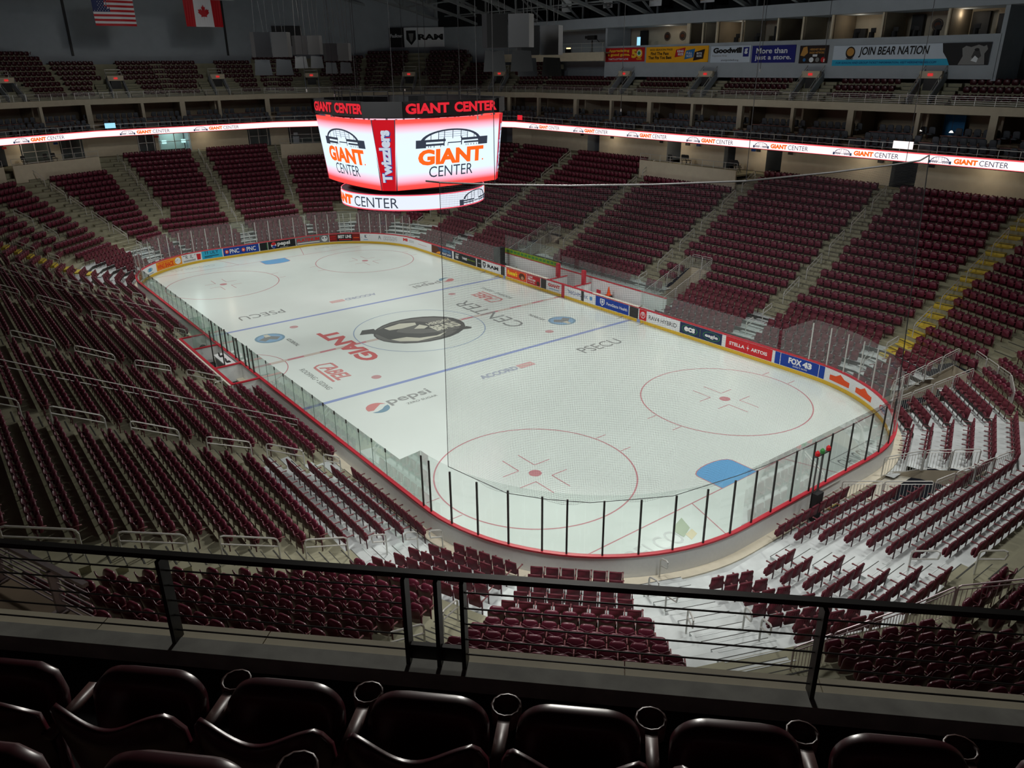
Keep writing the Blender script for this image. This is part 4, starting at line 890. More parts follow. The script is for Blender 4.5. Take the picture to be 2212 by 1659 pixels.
for kind, name, desc, grp in (('fix', 'tip_up_chair', 'maroon tip-up seat', 'maroon tip-up seats of the lower bowl'), ('fold', 'retractable_chair', 'maroon ribbed folding seat', 'maroon folding seats on the retractable platforms'),
                              ('upper', 'upper_deck_chair', 'maroon upper deck seat painted darker for shade', 'maroon seats of the upper deck'), ('club', 'club_chair', 'dark grey club chair', 'dark club chairs on the suite level')):
    L = sorted(seats[kind], key=lambda a: -a[0]); top, rest = [a for a in L[:300] if a[0] > 0], L[300:]
    rest = [a for a in rest if kind != 'club' or a[0] > 0]
    top += []
    for s, k, i, j, P, yaw in top:
        side = 'left' if FAC[k][2]@CR[:2] > 0 else 'right'
        if kind == 'club': lb = '%s, %s, %s row up, %s from the %s' % (desc, sector(k), ordn(i+1), ordn(j), side); indiv(P, yaw, name, lb, 'chair', grp, mesh=LOWM['club'])
        elif kind == 'upper':
            where = 'near the camera' if k == 6 else 'over %s' % sector(k)
            lb = 'shade-painted upper deck seat %s, %s row up, %s from the %s' % (where, ordn(i+1), ordn(j), side)
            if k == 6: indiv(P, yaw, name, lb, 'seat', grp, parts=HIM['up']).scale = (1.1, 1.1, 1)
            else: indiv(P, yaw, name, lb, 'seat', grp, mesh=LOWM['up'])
        else:
            lb = '%s, %s, %s row up, %s from the %s' % (desc, sector(k), ordn(i+1), ordn(j), side)
            indiv(P, yaw, name, lb, 'seat', grp, parts=HIM[kind])
    if rest:
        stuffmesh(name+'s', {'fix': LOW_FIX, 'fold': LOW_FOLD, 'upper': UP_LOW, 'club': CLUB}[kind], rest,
                  label={'fix': 'all the remaining maroon tip-up seats of the lower bowl beyond the nearest ones', 'fold': 'remaining maroon folding seats on the retractable platforms round the rink', 'upper': 'remaining maroon seats of the upper deck round the hall, painted darker for shade', 'club': 'remaining dark club chairs along the suite level'}[kind], cat='seating')

# ------------------------------------------------------------------ ring structures (clipped to the side that matters: all but the camera corner)
ALLK = [k for k in range(16)]
NEARK = (4, 5, 6, 7, 8, 9)
def slab(mb, ks, D0, D1, z0, z1, m, faces='tbfk'):
    for k in ks:
        a0, a1, c0, c1 = vtx(k-1, D0), vtx(k, D0), vtx(k-1, D1), vtx(k, D1)
        if 't' in faces: mb.quad(P3(a0, z1), P3(a1, z1), P3(c1, z1), P3(c0, z1), m)
        if 'b' in faces: mb.quad(P3(a0, z0), P3(c0, z0), P3(c1, z0), P3(a1, z0), m)
        if 'f' in faces: mb.quad(P3(a0, z0), P3(a1, z0), P3(a1, z1), P3(a0, z1), m)
        if 'k' in faces: mb.quad(P3(c0, z0), P3(c0, z1), P3(c1, z1), P3(c1, z0), m)
FARK = [k for k in ALLK if k not in NEARK]
# concourse back wall with openings under the ribbon
b = MB(); b2 = MB()
GAPS = {12: [(-17.0, -15.1), (-5.7, -4.2), (5.2, 6.9), (16.2, 18.0), (-1.0, .2)], 0: [(-9.9, -7.2), (-.6, 2.8), (3.2, 5.0)], 1: [(-5.0, -2.5), (-1.5, 1.5), (3.0, 4.8)], 2: [(-4.6, -1.0), (1.0, 3.4)], 13: [(-3.0, -.5)], 11: [(-1.6, .8)], 15: [(-4.6, -3.4), (-2, 3.4)], 14: [(-1, 1)]}
for k in ALLK:
    D = 19.2; t0, t1 = tspan(k, D); gs = sorted(GAPS.get(k, []))
    pos = t0
    sp = []
    for g0, g1 in gs:
        sp.append((pos, g0)); pos = g1
    sp.append((pos, t1))
    for a_, b_ in sp:
        if b_ <= a_: continue
        b.quad(fpt(k, a_, D, ZC), fpt(k, b_, D, ZC), fpt(k, b_, D, 10.95), fpt(k, a_, D, 10.95), 'beige_wall_lit')
        for q in (a_, b_): b.quad(fpt(k, q, D, ZC), fpt(k, q, D+3, ZC), fpt(k, q, D+3, 10.95), fpt(k, q, D, 10.95), 'grey_wall')
    b2.quad(fpt(k, t0-2, D+3, ZC), fpt(k, t1+2, D+3, ZC), fpt(k, t1+2, D+3, 10.95), fpt(k, t0-2, D+3, 10.95), 'grey_wall')
b.build('wall_concourse', kind='structure'); 
slab(b2, ALLK, 19, 24, ZC-.1, ZC, 'concrete', 't'); b2.build('wall_concourse_back', kind='structure')
# accessible platforms with cream front walls and rails
def platform(k, t0, t1, label, D=15.85):
    mb = MB(); p0, p1 = fpt(k, t0, D), fpt(k, t1, D); tt = FAC[k][2]; n = FAC[k][0]; L = t1-t0
    mb.box(P3((p0+p1)/2+n*.08, 7.85), (L, .16, 1.75), 'beige_wall_lit', ux=tt)
    mb.box(P3((p0+p1)/2+n*1.9, 8.3), (L, 3.6, .14), 'concrete', ux=tt)
    o_ = centred(mb, 'accessible_platform', label=label, cat='platform'); c = np.array(o_.location)
    mb = MB(); a, e = P3(p0+n*.1, 8.7), P3(p1+n*.1, 8.7); N = max(2, int(L/1.2))
    for hh in (1.0, .55): mb.tube([a+[0, 0, hh-.4], e+[0, 0, hh-.4]], .022, 'steel')
    for j in range(N+1): q = a+(e-a)*j/N; mb.tube([q, q+[0, 0, .6]], .02, 'steel')
    mb.v = [tuple(np.array(v)-c) for v in mb.v]; mb.build('guard_rail', parent=o_, label='steel rail')
platform(12, -3.75, 7.2, 'accessible platform with cream front wall in the right-hand stand')
platform(0, -5.0, -4.9, '') if False else None
platform(15, *[v*.92 for v in tspan(15, 15.85)], 'accessible platform with cream front wall beside the scoreboard')
platform(1, *[v*.9 for v in tspan(1, 15.85)], 'accessible platform with cream front wall in the far left stand')
platform(2, *[v*.9 for v in tspan(2, 15.85)], 'accessible platform with cream front wall at the left frame edge')
# chairs, laptop table and posts on the right platform
def fold_chair(P, yaw, label):
    r = empty('folding_chair', P, yaw, label=label, cat='chair', group='folding chairs on the accessible platforms')
    mb = MB(); mb.box((0, 0, .45), (.42, .4, .04), 'black'); mb.build('seat', parent=r)
    mb = MB(); mb.add([(x, -.2-(z-.5)*.15+dy, z) for dy in (0, .03) for x, z in rr_outline(.21, .58, .95, .09, 3)], [tuple(range(16)), tuple(range(16, 32))[::-1]]+[(q, (q+1) % 16, 16+(q+1) % 16, 16+q) for q in range(16)], 'black'); mb.build('backrest', parent=r)
    for sx in (-.2, .2):
        mb = MB(); mb.bar((sx, .2, 0), (sx, -.22, .6), .025, .025, 'steel_dark'); mb.build('leg', parent=r)
        mb = MB(); mb.bar((sx, -.2, 0), (sx, .16, .45), .025, .025, 'steel_dark'); mb.build('leg', parent=r)
for j, (x, D) in enumerate(((3.6, 17.9), (3.1, 17.9), (-1.7, 17.9), (-2.3, 17.9), (4.4, 17.0), (-3.0, 17.1))):
    fold_chair(P3((x, -12.95-D), 8.4), PI if j % 2 else PI+.3, 'black folding chair on the right-hand platform, %s of six from the far end' % ordn(sorted((3.6, 3.1, -1.7, -2.3, 4.4, -3.0), reverse=True).index(x)+1))
for j, (t, k) in enumerate(((-.8, 1), (.0, 1), (2.2, 1))): fold_chair(fpt(k, t, 17.6, 8.4), math.atan2(-FAC[k][0][1], -FAC[k][0][0])-PI/2, 'dark chair on the far left platform, %s from the right' % ordn(j+1))
mb = MB(); mb.box((0, 0, .5), (.7, .5, 1.0), 'grey_wall'); mb.box((0, 0, 1.05), (.5, .4, .1), 'black'); mb.box((0, .1, 1.25), (.5, .05, .34), 'ad_pgrey'); o_ = mb.build('counter', label='small counter with a monitor on the far platform by the scoreboard', cat='counter'); o_.location = fpt(15, 2.6, 18.2, 8.4); o_.rotation_euler = (0, 0, 1.2)
# portal signs on the concourse wall
for j, (k, t, m_) in enumerate([(12, x, 'black') for x in (14.3, 18.8, 7.6, 4.4, -3.4, -6.5, -14.2, -18.0, -25)]+[(12, 3.1, 'ad_text_b'), (12, -2.9, 'ad_text_b'), (0, 3.0, 'ad_red'), (1, -2.1, 'ad_text_b'), (1, 3.0, 'ad_red')]):
    mb = MB(); mb.box((0, 0, 0), (.42, .05, .2), m_, ux=FAC[k][2]); o_ = mb.build('section_sign', label='small %s sign on the concourse wall, %s' % ({'black': 'black', 'ad_text_b': 'blue', 'ad_red': 'red'}[m_], '%s along the %s' % (ordn(j+1), sector(k))), cat='sign', group='small signs on the concourse wall'); o_.location = fpt(k, t, 19.12, 10.1)
# windows behind the far concourse
for j, (k, a_, c_, lit) in enumerate(((1, -4.8, -2.7, 0), (1, -1.3, 1.3, 0), (0, 3.3, 4.9, 0), (0, -.5, 2.7, 1), (0, -9.6, -7.4, 0), (15, -1.8, 3.2, 0), (2, -4.4, -1.2, 0))):
    mb = MB(); tt = FAC[k][2]; D = 19.3
    mb.quad(fpt(k, a_, D+.05, ZC), fpt(k, c_, D+.05, ZC), fpt(k, c_, D+.05, 10.9), fpt(k, a_, D+.05, 10.9), 'glass_side')
    for t in np.linspace(a_, c_, 3): mb.box(fpt(k, t, D, (ZC+10.9)/2), (.07, .07, 10.9-ZC), 'steel', ux=tt)
    for z in (ZC+.06, ZC+1.1, 10.85): mb.box(fpt(k, (a_+c_)/2, D, z), (c_-a_, .07, .06), 'steel', ux=tt)
    mb.build('window_%d' % (j+1), kind='structure')
mat('lit_room', (.5, .6, .6), .7)
mb = MB(); mb.box(fpt(0, 1.0, 21.6, 9.6), (3.0, .1, 2.2), 'lit_room', ux=FAC[0][2]); mb.build('wall_lobby', kind='structure')
for j, t in enumerate((-.2, 1.9)):
    mb = MB(); mb.cyl((0, 0, 0), .25, .35, 'lit_lamp' if 'lit_lamp' in MATS else (emis('lit_lamp', (.55, .9, .9), 1.6), 'lit_lamp')[1], 12); o_ = mb.build('pendant_lamp', label='glowing white lamp in the lobby behind the far stand, %s' % ('right one' if j == 0 else 'left one'), cat='lamp'); o_.location = fpt(0, t, 20.6, 9.2)
l = bpy.data.lights.new('lobby_lamp', 'POINT'); l.energy = 60; l.color = (.8, 1, 1); o_ = bpy.data.objects.new('lobby_lamp', l); C.objects.link(o_); o_.location = fpt(0, 1, 20.4, 10.2)

# ------------------------------------------------------------------ suite level, ribbon display, cream fascia
SUK = [0, 1, 2, 3, 11, 12, 13, 14, 15]
b = MB(); slab(b, SUK, 16.5, 23.5, 10.75, 10.95, 'brown_floor'); slab(b, SUK, 17.95, 23.5, 10.95, 11.3, 'brown_floor', 'tf'); slab(b, SUK, 20.1, 23.5, 11.3, 11.75, 'brown_floor', 'tf')
b.build('floor_suites', kind='structure')
b = MB(); slab(b, SUK, 23.4, 23.5, 10.95, 13.7, 'brown_wall', 'f'); b.build('wall_suites', kind='structure')
b = MB(); slab(b, SUK, 19.72, 26, 13.55, 13.98, 'beige_wall', 'tb'); slab(b, SUK, 19.72, 20.0, 13.58, 14.14, 'beige_wall', 'tbfk'); b.build('trim_2', kind='structure')
def partw(k, t, D0, D1, z0, z1, m, name='wall_partition'):
    mb = MB(); tt = FAC[k][2]; n = FAC[k][0]; p = fpt(k, t, (D0+D1)/2)
    mb.box(P3(p, (z0+z1)/2), (.16, D1-D0, z1-z0), m, ux=tt); mb.build(name, kind='structure')
colR = [27.0, 20.7, 15.3, 10.0, 4.7, -.6, -5.8, -10.9, -16.1, -21.2]
colF = [14.0, 9.07, 3.7, -.5, -4.6, -10.3, -16.4]
def column(k, t, wd, lb):
    mb = MB(); mb.box(fpt(k, t, 19.9, 12.4), (wd, .34, 2.5), 'beige_wall', ux=FAC[k][2]); centred(mb, 'fascia_column', label=lb, cat='column', group='cream columns of the suite level')
for j, x in enumerate(colR):
    x0, x1 = tspan(12, 19.9)
    k, t = (12, x) if x < x1 else (13, tspan(13, 19.9)[0]+(x-x1))
    column(k, t, .5 if j % 2 else .28, 'cream column above the right-hand stand, %s from the scoreboard' % ordn(j+1)); partw(k, t, 21.2, 23.4, 11.0, 13.6, 'beige_wall' if j in (1, 4, 6) else 'brown_wall')
for j, y in enumerate(colF):
    y0, y1 = tspan(0, 19.9)
    k, t = (0, y) if y0 < y < y1 else ((1, tspan(1, 19.9)[0]+(y-y1)) if y > y1 else (15, tspan(15, 19.9)[1]-(y0-y)))
    column(k, t, .55 if j % 2 else .3, 'cream column above the far end stand, %s from the left' % ordn(j+1)); partw(k, t, 21.2, 23.4, 11.0, 13.6, 'beige_wall' if j in (1, 4) else 'brown_wall')
for j, (k, f) in enumerate([(13, .3), (13, .8), (14, .3), (14, .8), (15, .3), (2, .2), (2, .6), (2, .95), (3, .5)]):
    t0, t1 = tspan(k, 19.9); column(k, t0+(t1-t0)*f, .4, 'cream column of the %s, %s' % (sector(k), ('left of pair', 'right of pair', 'single', 'outer')[j % 4])); partw(k, t0+(t1-t0)*f, 21.2, 23.4, 11, 13.6, 'brown_wall')
# drink rails and low walls between club rows
for k in SUK:
    t0, t1 = tspan(k, 18.9); mb = MB(); n = FAC[k][0]
    for D, z in ((18.05, 11.75), (20.15, 12.1)):
        a_, c_ = tspan(k, D); q = a_+.5
        while q+4.4 < c_:
            mb.box(fpt(k, q+2.1, D, z), (4.0, .28, .05), 'drink_rail', ux=FAC[k][2]); mb.box(fpt(k, q+2.1, D+.05, z-.3), (4.0, .06, .55), 'dark_wall', ux=FAC[k][2]); q += 5.3
    if mb.v: centred(mb, 'drink_rail', label='red-brown drink rails of the suites over the %s' % sector(k), cat='counter')
# ribbon
emis('led_white', (1.0, .86, .86), 1.25); emis('led_red', (1.0, .10, .12), .9); emis('led_orange', (1.0, .16, .01), 1.0); emis('led_navy', (.02, .04, .09), 1.0); emis('led_blue_t', (.03, .06, .12), 1.0)
rb = empty('ribbon_display', (0, 0, 0), label='long curved lit ribbon display with repeated arena name round the stands', cat='display')
b = MB(); slab(b, [k for k in SUK], 16.4, 16.62, 10.52, 11.24, 'black', 'tbk'); b.build('housing', parent=rb)
b = MB()
for k in SUK:
    a0, a1 = vtx(k-1, 16.385), vtx(k, 16.385)
    for z0, z1, m in ((10.56, 10.60, 'led_red'), (10.60, 11.13, 'led_white'), (11.13, 11.22, 'led_red')): b.quad(P3(a0, z0), P3(a1, z0), P3(a1, z1), P3(a0, z1), m)
b.build('screen', parent=rb)
def arena_icon(mb, fn, u0, v0, w_, h_, m='led_navy'):
    """arched building outline"""
    for j in range(14):
        a, c = PI*(1-j/14), PI*(1-(j+1)/14); f = lambda t, r: (u0+w_*(.5+.40*r*math.cos(t)), v0+h_*(.42+.56*r*math.sin(t)))
        mb.add([fn(*f(a, 1)), fn(*f(c, 1)), fn(*f(c, .88)), fn(*f(a, .88))], [(0, 1, 2, 3)], m)
    R_ = lambda x0, y0, x1, y1: put_rect(mb, u0+x0*w_, v0+y0*h_, u0+x1*w_, v0+y1*h_, fn, m)
    R_(0, 0, .1, .42); R_(.9, 0, 1, .42); R_(.1, .26, .42, .36); R_(.58, .26, .9, .36); R_(.1, .12, .4, .2); R_(.6, .12, .9, .2); R_(.42, .16, .6, .22)
    for x in (.18, .27, .36, .64, .73, .82): R_(x, 0, x+.012, .3)
    for x in (.2, .32, .42, .57, .68, .8): R_(x, .36, x+.012, .42+.56*math.sin(math.acos(min(1, abs(x-.5)/.42)))*.98)
    for y in (.55, .66, .77): R_(.33, y, .68, y+.012)
def ribbon_unit(k, tc):
    mb = MB(); tt = FAC[k][2]
    def fn(u, v): return fpt(k, tc-u, 16.36, 10.6+v)     # u grows to the viewer's right (t decreases)
    arena_icon(mb, fn, -2.9, .04, 1.5, .46); put_text(mb, 'GIANT', (-1.25, .09, .25, .43), fn, 'led_orange', .06); put_text(mb, 'CENTER', (.35, .09, 2.1, .43), fn, 'led_navy', .0)
    mb.build('lettering', parent=rb, label='arena icon and name, orange and navy')
for k, tc in ((12, 20.4), (12, 13.3), (12, 6.2), (12, -1.0), (12, -7.0+.2), (12, -15.2), (12, -22.0), (0, 4.2-1), (0, -2.7), (1, 1.4), (2, 2.2), (1, -4.0+.2)):
    pass
UN = [(12, 14.2), (12, 6.6), (12, -.7), (12, -7.7), (12, -14.8), (12, -21.9), (12, 21.4), (0, 4.3), (0, -3.2), (1, .6), (2, -.7), (13, 0)]
for k, tc in UN: ribbon_unit(k, tc)
# rails above the ribbon, and in front of the upper deck
def ringrail(D, z, h, label, ks, n_bars=2, gap=1.3, cat='railing'):
    mb = MB(); r = .02
    for k in ks:
        a, c = P3(vtx(k-1, D), z), P3(vtx(k, D), z); L = np.linalg.norm(c-a)
        for q in range(n_bars): mb.bar(a+[0, 0, h*(1-q/n_bars)], c+[0, 0, h*(1-q/n_bars)], .035 if q == 0 else .02, .035 if q == 0 else .02, 'steel')
        N = max(1, round(L/gap))
        for j in range(N): q = a+(c-a)*j/N; mb.bar(q, q+[0, 0, h], .035, .035, 'steel')
    centred(mb, 'guard_rail', label=label, cat=cat)
for k in SUK:
    ringrail(16.75, 11.0, .72, 'thin steel railing above the lit ribbon, over the %s' % sector(k), [k], 2)
    ringrail(19.86, 14.1, .66, 'thin steel railing on the cream fascia, over the %s' % sector(k), [k], 5)
# upper deck treads and walls
b = MB()
for k in SUK+[10]:
    nr = urows(k)
    for j in range(nr+1):
        D0, D1 = 20.0+.82*j-(0 if j else .1), 20.0+.82*(j+1)
        if j == nr: D1 = 36
        z = utread(j); a0, a1, c0, c1 = vtx(k-1, D0), vtx(k, D0), vtx(k-1, D1), vtx(k, D1)
        if j: b.quad(P3(a0, z-.5), P3(a1, z-.5), P3(a1, z), P3(a0, z), 'concrete')
        if j < nr: b.quad(P3(a0, z), P3(a1, z), P3(c1, z), P3(c0, z), 'concrete')
b.build('floor_upper_deck', kind='structure')
# upper deck portals and stairs
mat('exit_red', (.3, 0, 0), .5, emit=(1, .04, .04), es=.5)
def vomitory(k, t, lab, wide=1.25, steps=3, back=True):
    n, tt = FAC[k][0], FAC[k][2]; L = lambda du, D, z: fpt(k, t+du, D, z)
    r = empty('upper_portal', fpt(k, t, 20.2, 14.02), 0, label=lab, cat='stair portal', group='exit portals of the upper deck'); o = np.array(r.location)
    def fin(mb, nm, **kw): mb.v = [tuple(np.array(v)-o) for v in mb.v]; mb.build(nm, parent=r, **kw)
    mb = MB(); mb.box(L(0, 21.7, 14.95), (wide*.8, .1, 1.9), 'black', ux=tt); fin(mb, 'doorway')
    mb = MB(); mb.box(L(0, 21.6, 16.1), (wide*1.3, .25, .5), 'beige_wall', ux=tt)
    for s_ in (-1, 1):
        a_ = L(s_*wide*.62, 20.3, 14.3); c_ = L(s_*wide*.62, 22.2, 16.0); mb.bar(a_, c_, .14, .5, 'grey_wall')
    fin(mb, 'surround')
    mb = MB(); mb.box(L(.0, 21.44, 16.1), (.36, .05, .18), 'exit_red', ux=tt); fin(mb, 'exit_sign', label='red exit sign')
    for s_ in (-1, 1):
        mb = MB()
        for q in range(steps*2): mb.box(L(s_*wide*1.25, 20.3+.41*q, 14.05+.25*q+.06), (wide*.75, .42, .34), 'concrete', ux=tt); mb.box(L(s_*wide*1.25, 20.1+.41*q, 14.05+.25*q+.22), (wide*.75, .04, .03), 'riser_dark', ux=tt)
        fin(mb, 'steps')
        mb = MB()
        a_, c_ = L(s_*wide*.62, 20.2, 14.9), L(s_*wide*.62, 22.3, 16.9); mb.bar(a_, c_, .04, .04, 'steel'); mb.bar(a_-[0, 0, .3], c_-[0, 0, .3], .025, .025, 'steel')
        for q in (0, .5, 1): p = a_+(c_-a_)*q; mb.bar(p, p-[0, 0, .9], .035, .035, 'steel')
        fin(mb, 'handrail')
    mb = MB()
    for hh in (.0, .33, .66): mb.bar(L(-wide*.62, 22.3, 16.3+hh), L(wide*.62, 22.3, 16.3+hh), .03, .03, 'steel')
    fin(mb, 'cross_rail')
names = {12: 'over the right-hand stand', 13: 'over the far right corner', 14: 'in the far right end', 15: 'above the scoreboard, left', 0: 'over the far end stand', 1: 'over the far left end', 2: 'in the far left corner', 3: 'at the left frame edge'}
for j, (k, t) in enumerate(UV['U']):
    vomitory(k, t, 'stair portal with red exit sign %s, %s from far side' % (names[k], ordn([q for q in UV['U'] if q[0] == k].index((k, t))+1)))
for k, t in ((0, 0.2), (15, 4.6), (1, 4.4), (14, 4.3), (14, -4.3)):
    mb = MB(); tt = FAC[k][2]
    for q in range(14): mb.box(fpt(k, t, 20.2+.41*q, 14.05+.25*q+.05), (1.3, .42, .36), 'concrete', ux=tt); mb.box(fpt(k, t, 20.0+.41*q, 14.05+.25*q+.225), (1.3, .04, .03), 'riser_dark', ux=tt)
    centred(mb, 'upper_stairs', label='plain grey stair flight through the upper deck, %s at t %s' % (sector(k), 'middle' if abs(t) < 1 else ('left' if t > 0 else 'right')) if False else 'plain grey stair flight through the upper deck above the %s, %s side' % (sector(k), 'middle' if abs(t) < 1 else ('left' if t > 0 else 'right')), cat='stairs')
# outer walls
WD = {k: 27.0 for k in range(16)}; WD.update({1: 29.5, 2: 31.5, 3: 31.5, 13: 27, 14: 29.0, 15: 27.5, 12: 26.0, 11: 26.0, 10: 29, 4: 29, 5: 29, 6: 29, 7: 29, 8: 29, 9: 29})
b = {}
for k in range(16):
    a, c = vtx(k-1, WD[(k-1) % 16], WD[k]), vtx(k, WD[k], WD[(k+1) % 16]); mb = MB()
    z0 = 0
    if k in (11, 12, 13): mb.quad(P3(a, 21.5), P3(c, 21.5), P3(c, 32), P3(a, 32), 'roof_black')
    mb.quad(P3(a, z0), P3(c, z0), P3(c, 21.5 if k in (11, 12, 13) else 32), P3(a, 21.5 if k in (11, 12, 13) else 32), 'grey_wall' if k in (12, 13, 14, 11) else 'dark_wall' if k in (4, 5, 6, 7, 8, 9) else 'grey_wall'); mb.build('wall_'+{0: 'far', 4: 'left', 8: 'near', 12: 'right'}.get(k, 'corner%d' % k), kind='structure')
# dark vertical conduits on the far wall
for j, (k, t) in enumerate(((0, 8.2), (0, -8.8))):
    mb = MB(); mb.bar(fpt(k, t, WD[k]-.2, 18.4), fpt(k, t, WD[k]-.2, 27), .22, .12, 'black'); centred(mb, 'wall_conduit', label='dark vertical strip on the far wall, %s' % ('left of the striped flag' if j == 0 else 'right of the maple leaf flag'), cat='pipe')
mb = MB(); mb.box(fpt(15, 2.3, WD[15]-.1, 20.6), (3.6, .1, 2.3), 'black', ux=FAC[15][2]); centred(mb, 'louvre_panel', label='dark louvred panel high on the far wall', cat='vent')
# roof
b = MB(); b.add([P3(vtx(k, 34), 31.5) for k in range(16)], [tuple(range(16))[::-1]], 'roof_black'); b.build('ceiling', kind='structure')
def arch(y): return 21.25+5.6*(1-(y/36.5)**2)
for j, x in enumerate([-20, -14.3, -8.8, -3.4, 1.7, 7.5, 13.4, 18.8, 24.3, 30.3, 36, 41.6, 47, 52.5]):
    mb = MB(); ys = np.linspace(-36.8, 36.8, 17)
    pb_ = [np.array([x, y, arch(y)]) for y in ys]; pt_ = [p+[0, 0, 1.7+.9*(1-(y/36.5)**2)] for p, y in zip(pb_, ys)]
    for i in range(16):
        mb.bar(pb_[i], pb_[i+1], .34, .26, 'truss_steel'); mb.bar(pt_[i], pt_[i+1], .3, .24, 'truss_steel')
        mb.bar(pb_[i], pt_[i], .16, .16, 'truss_steel'); mb.bar(pb_[i+1] if i % 2 else pb_[i], pt_[i] if i % 2 else pt_[i+1], .15, .15, 'truss_steel')
        if i < 4: mb.bar(pb_[i+1], pt_[i], .12, .12, 'truss_steel')
    centred(mb, 'roof_truss', label='dark steel arched roof truss, %s counted from the camera side' % ordn(j+1), cat='roof truss', group='arched trusses under the roof')
for j, y in enumerate((-33, -24, -12, 0, 12)):
    mb = MB()
    for z in (0, 1.6): mb.bar((-20, y, arch(y)+.5+z), (52.5, y, arch(y)+.5+z), .14, .14, 'truss_steel')
    centred(mb, 'roof_purlin', label='pair of dark steel beams running along the roof, %s from the right wall' % ordn(j+1), cat='roof beam', group='beams along the roof')

# ------------------------------------------------------------------ press box over the right-hand stand
Y0 = -35.35
for c_, z_ in (((-.35, Y0+.1, 17.25), (38.4, .3, 2.9)), ((-.35, Y0-1.65, 18.60), (38.4, 3.2, .12)), ((18.8, Y0-1.5, 18.2), (.3, 3.4, 5.0)), ((-19.6, Y0-1.5, 18.2), (.3, 3.4, 5.0))):
    b = MB(); b.box(c_, z_, 'grey_wall'); b.build('wall_press_box', kind='structure')
b = MB(); b.box((-.35, Y0-3.4, 19.6), (38.4, .1, 2.2), 'beige_wall'); b.build('wall_press_box_back', kind='structure')
b = MB(); b.box((4, Y0-1.2, 20.95), (62, 3.6, 1.0), 'grey_wall'); b.build('trim_3', kind='structure')
posts = [18.5, 7.99, 6.28, 4.69, 1.95, -1.7, -4.1, -6.7, -10.88, -15.72, -19.4]
for j, x in enumerate(posts[1:-1]):
    mb = MB(); mb.box((x, Y0, 19.55), (.16 if j else .4, .16, 1.85), 'beige_wall_lit'); centred(mb, 'press_box_post', label='slim cream post of the press box, %s from the far end' % ordn(j+1), cat='post', group='posts of the press box')
    b = MB(); b.box((x, Y0-1.8, 19.55), (.1, 3.0, 1.85), 'beige_wall' if j % 2 else 'brown_wall'); b.build('wall_press_partition', kind='structure')
def disc_sign(x, label, r=.42):
    mb = MB(); V = lambda u, v, y=0: (x-u, Y0-3.30+y, 19.55+v)
    put_disc(mb, 0, 0, r, r, lambda u, v: V(u, v, 0), 'black'); put_ring(mb, 0, 0, r*.8, r*.84, lambda u, v: V(u, v, .01), 'ad_pic', 24); put_disc(mb, 0, 0, r*.55, r*.4, lambda u, v: V(u, v, .012), 'ad_brown'); centred(mb, 'wall_badge', label=label, cat='badge')
for x, l in ((13.6, 'round dark bear badge on the press box wall, farthest'), (11.6, 'round dark bear badge on the press box wall, second farthest'), (8.6, 'round dark bear badge beside the first press box post'), (4.0, 'round dark badge in the middle press box bay'), (-13.4, 'round dark badge in the press box bay above the bear banner')): disc_sign(x, l)
for j, (x, wd, h) in enumerate(((16.6, .9, 1.5), (5.6, .8, 1.3), (0.4, .7, 1.3), (-2.9, 1.6, 1.7), (-7.4, 1.0, .8), (-12.0, .9, 1.6), (-16.6, 1.2, 1.6), (-18.2, .8, 1.4))):
    mb = MB(); mb.box((x, Y0-3.1, 18.68+h/2), (wd, .3, h), 'black'); centred(mb, 'cabinet', label='dark cabinet or doorway at the back of the press box, %s from the far end' % ordn(j+1), cat='cabinet', group='dark furniture in the press box')
for j, x in enumerate((3.2, 1.0, -.8, -8.3, -9.6, -11.4, -13.0, -14.6, -17.3)):
    mb = MB(); mb.cyl((x, Y0-.9, 18.68), .22, .45, 'black', 10, .2); mb.box((x, Y0-1.1, 19.25), (.4, .06, .35), 'black'); centred(mb, 'office_chair', label='black chair at the press box counter, %s from the far end' % ordn(j+1), cat='chair', group='chairs in the press box')
emis('monitor_blue', (.35, .75, 1.0), 1.1)
mb = MB(); mb.box((14.95, Y0-.6, 19.1), (.42, .06, .8), 'monitor_blue'); centred(mb, 'monitor', label='lit blue screen standing in the far press box bay', cat='screen')
# banners on the press box front
def banner(x0, x1, z0, z1, bg, label, items, y=Y0+.29, z1b=None):
    W = x0-x1; H = z1-z0; fn = lambda u, v, o=0: (x0-u*W, y+.03+o, z0+v*H)
    mb = MB(); mb.box(((x0+x1)/2, y, (z0+z1)/2), (W, .05, H), bg); o_ = centred(mb, 'banner', label=label, cat='banner', group='banners along the press box front'); c = np.array(o_.location)
    mb = MB()
    for j, it in enumerate(items):
        g = lambda u, v, jj=j: fn(u, v, .004*jj)
        if it[0] == 't': put_text(mb, it[1], it[2], g, it[3], it[4] if len(it) > 4 else .02, it[5] if len(it) > 5 else 0)
        elif it[0] == 'rect': put_rect(mb, *it[1], g, it[2])
        elif it[0] == 'd': put_disc(mb, *it[1], g, it[2])
        elif it[0] == 'ring': put_ring(mb, *it[1], g, it[2], 24)
        elif it[0] == 'p': put_poly(mb, it[1], g, it[2])
    mb.v = [tuple(np.array(v)-c) for v in mb.v]; mb.build('lettering', parent=o_)
G = {n: flat(n, c, .6) for n, c in {'b_red': (190, 28, 34), 'b_amber': (246, 176, 28), 'b_white': (196, 208, 222), 'b_navy': (24, 30, 120), 'b_dark': (36, 24, 22), 'b_cyan': (40, 170, 210), 'b_text_y': (240, 190, 50), 'b_text_k': (20, 20, 24), 'b_text_w': (225, 230, 235), 'b_fur': (130, 130, 130), 'b_furd': (60, 60, 62), 'b_blue': (40, 110, 170), 'b_green': (30, 140, 80), 'b_gold': (190, 140, 70)}.items()}
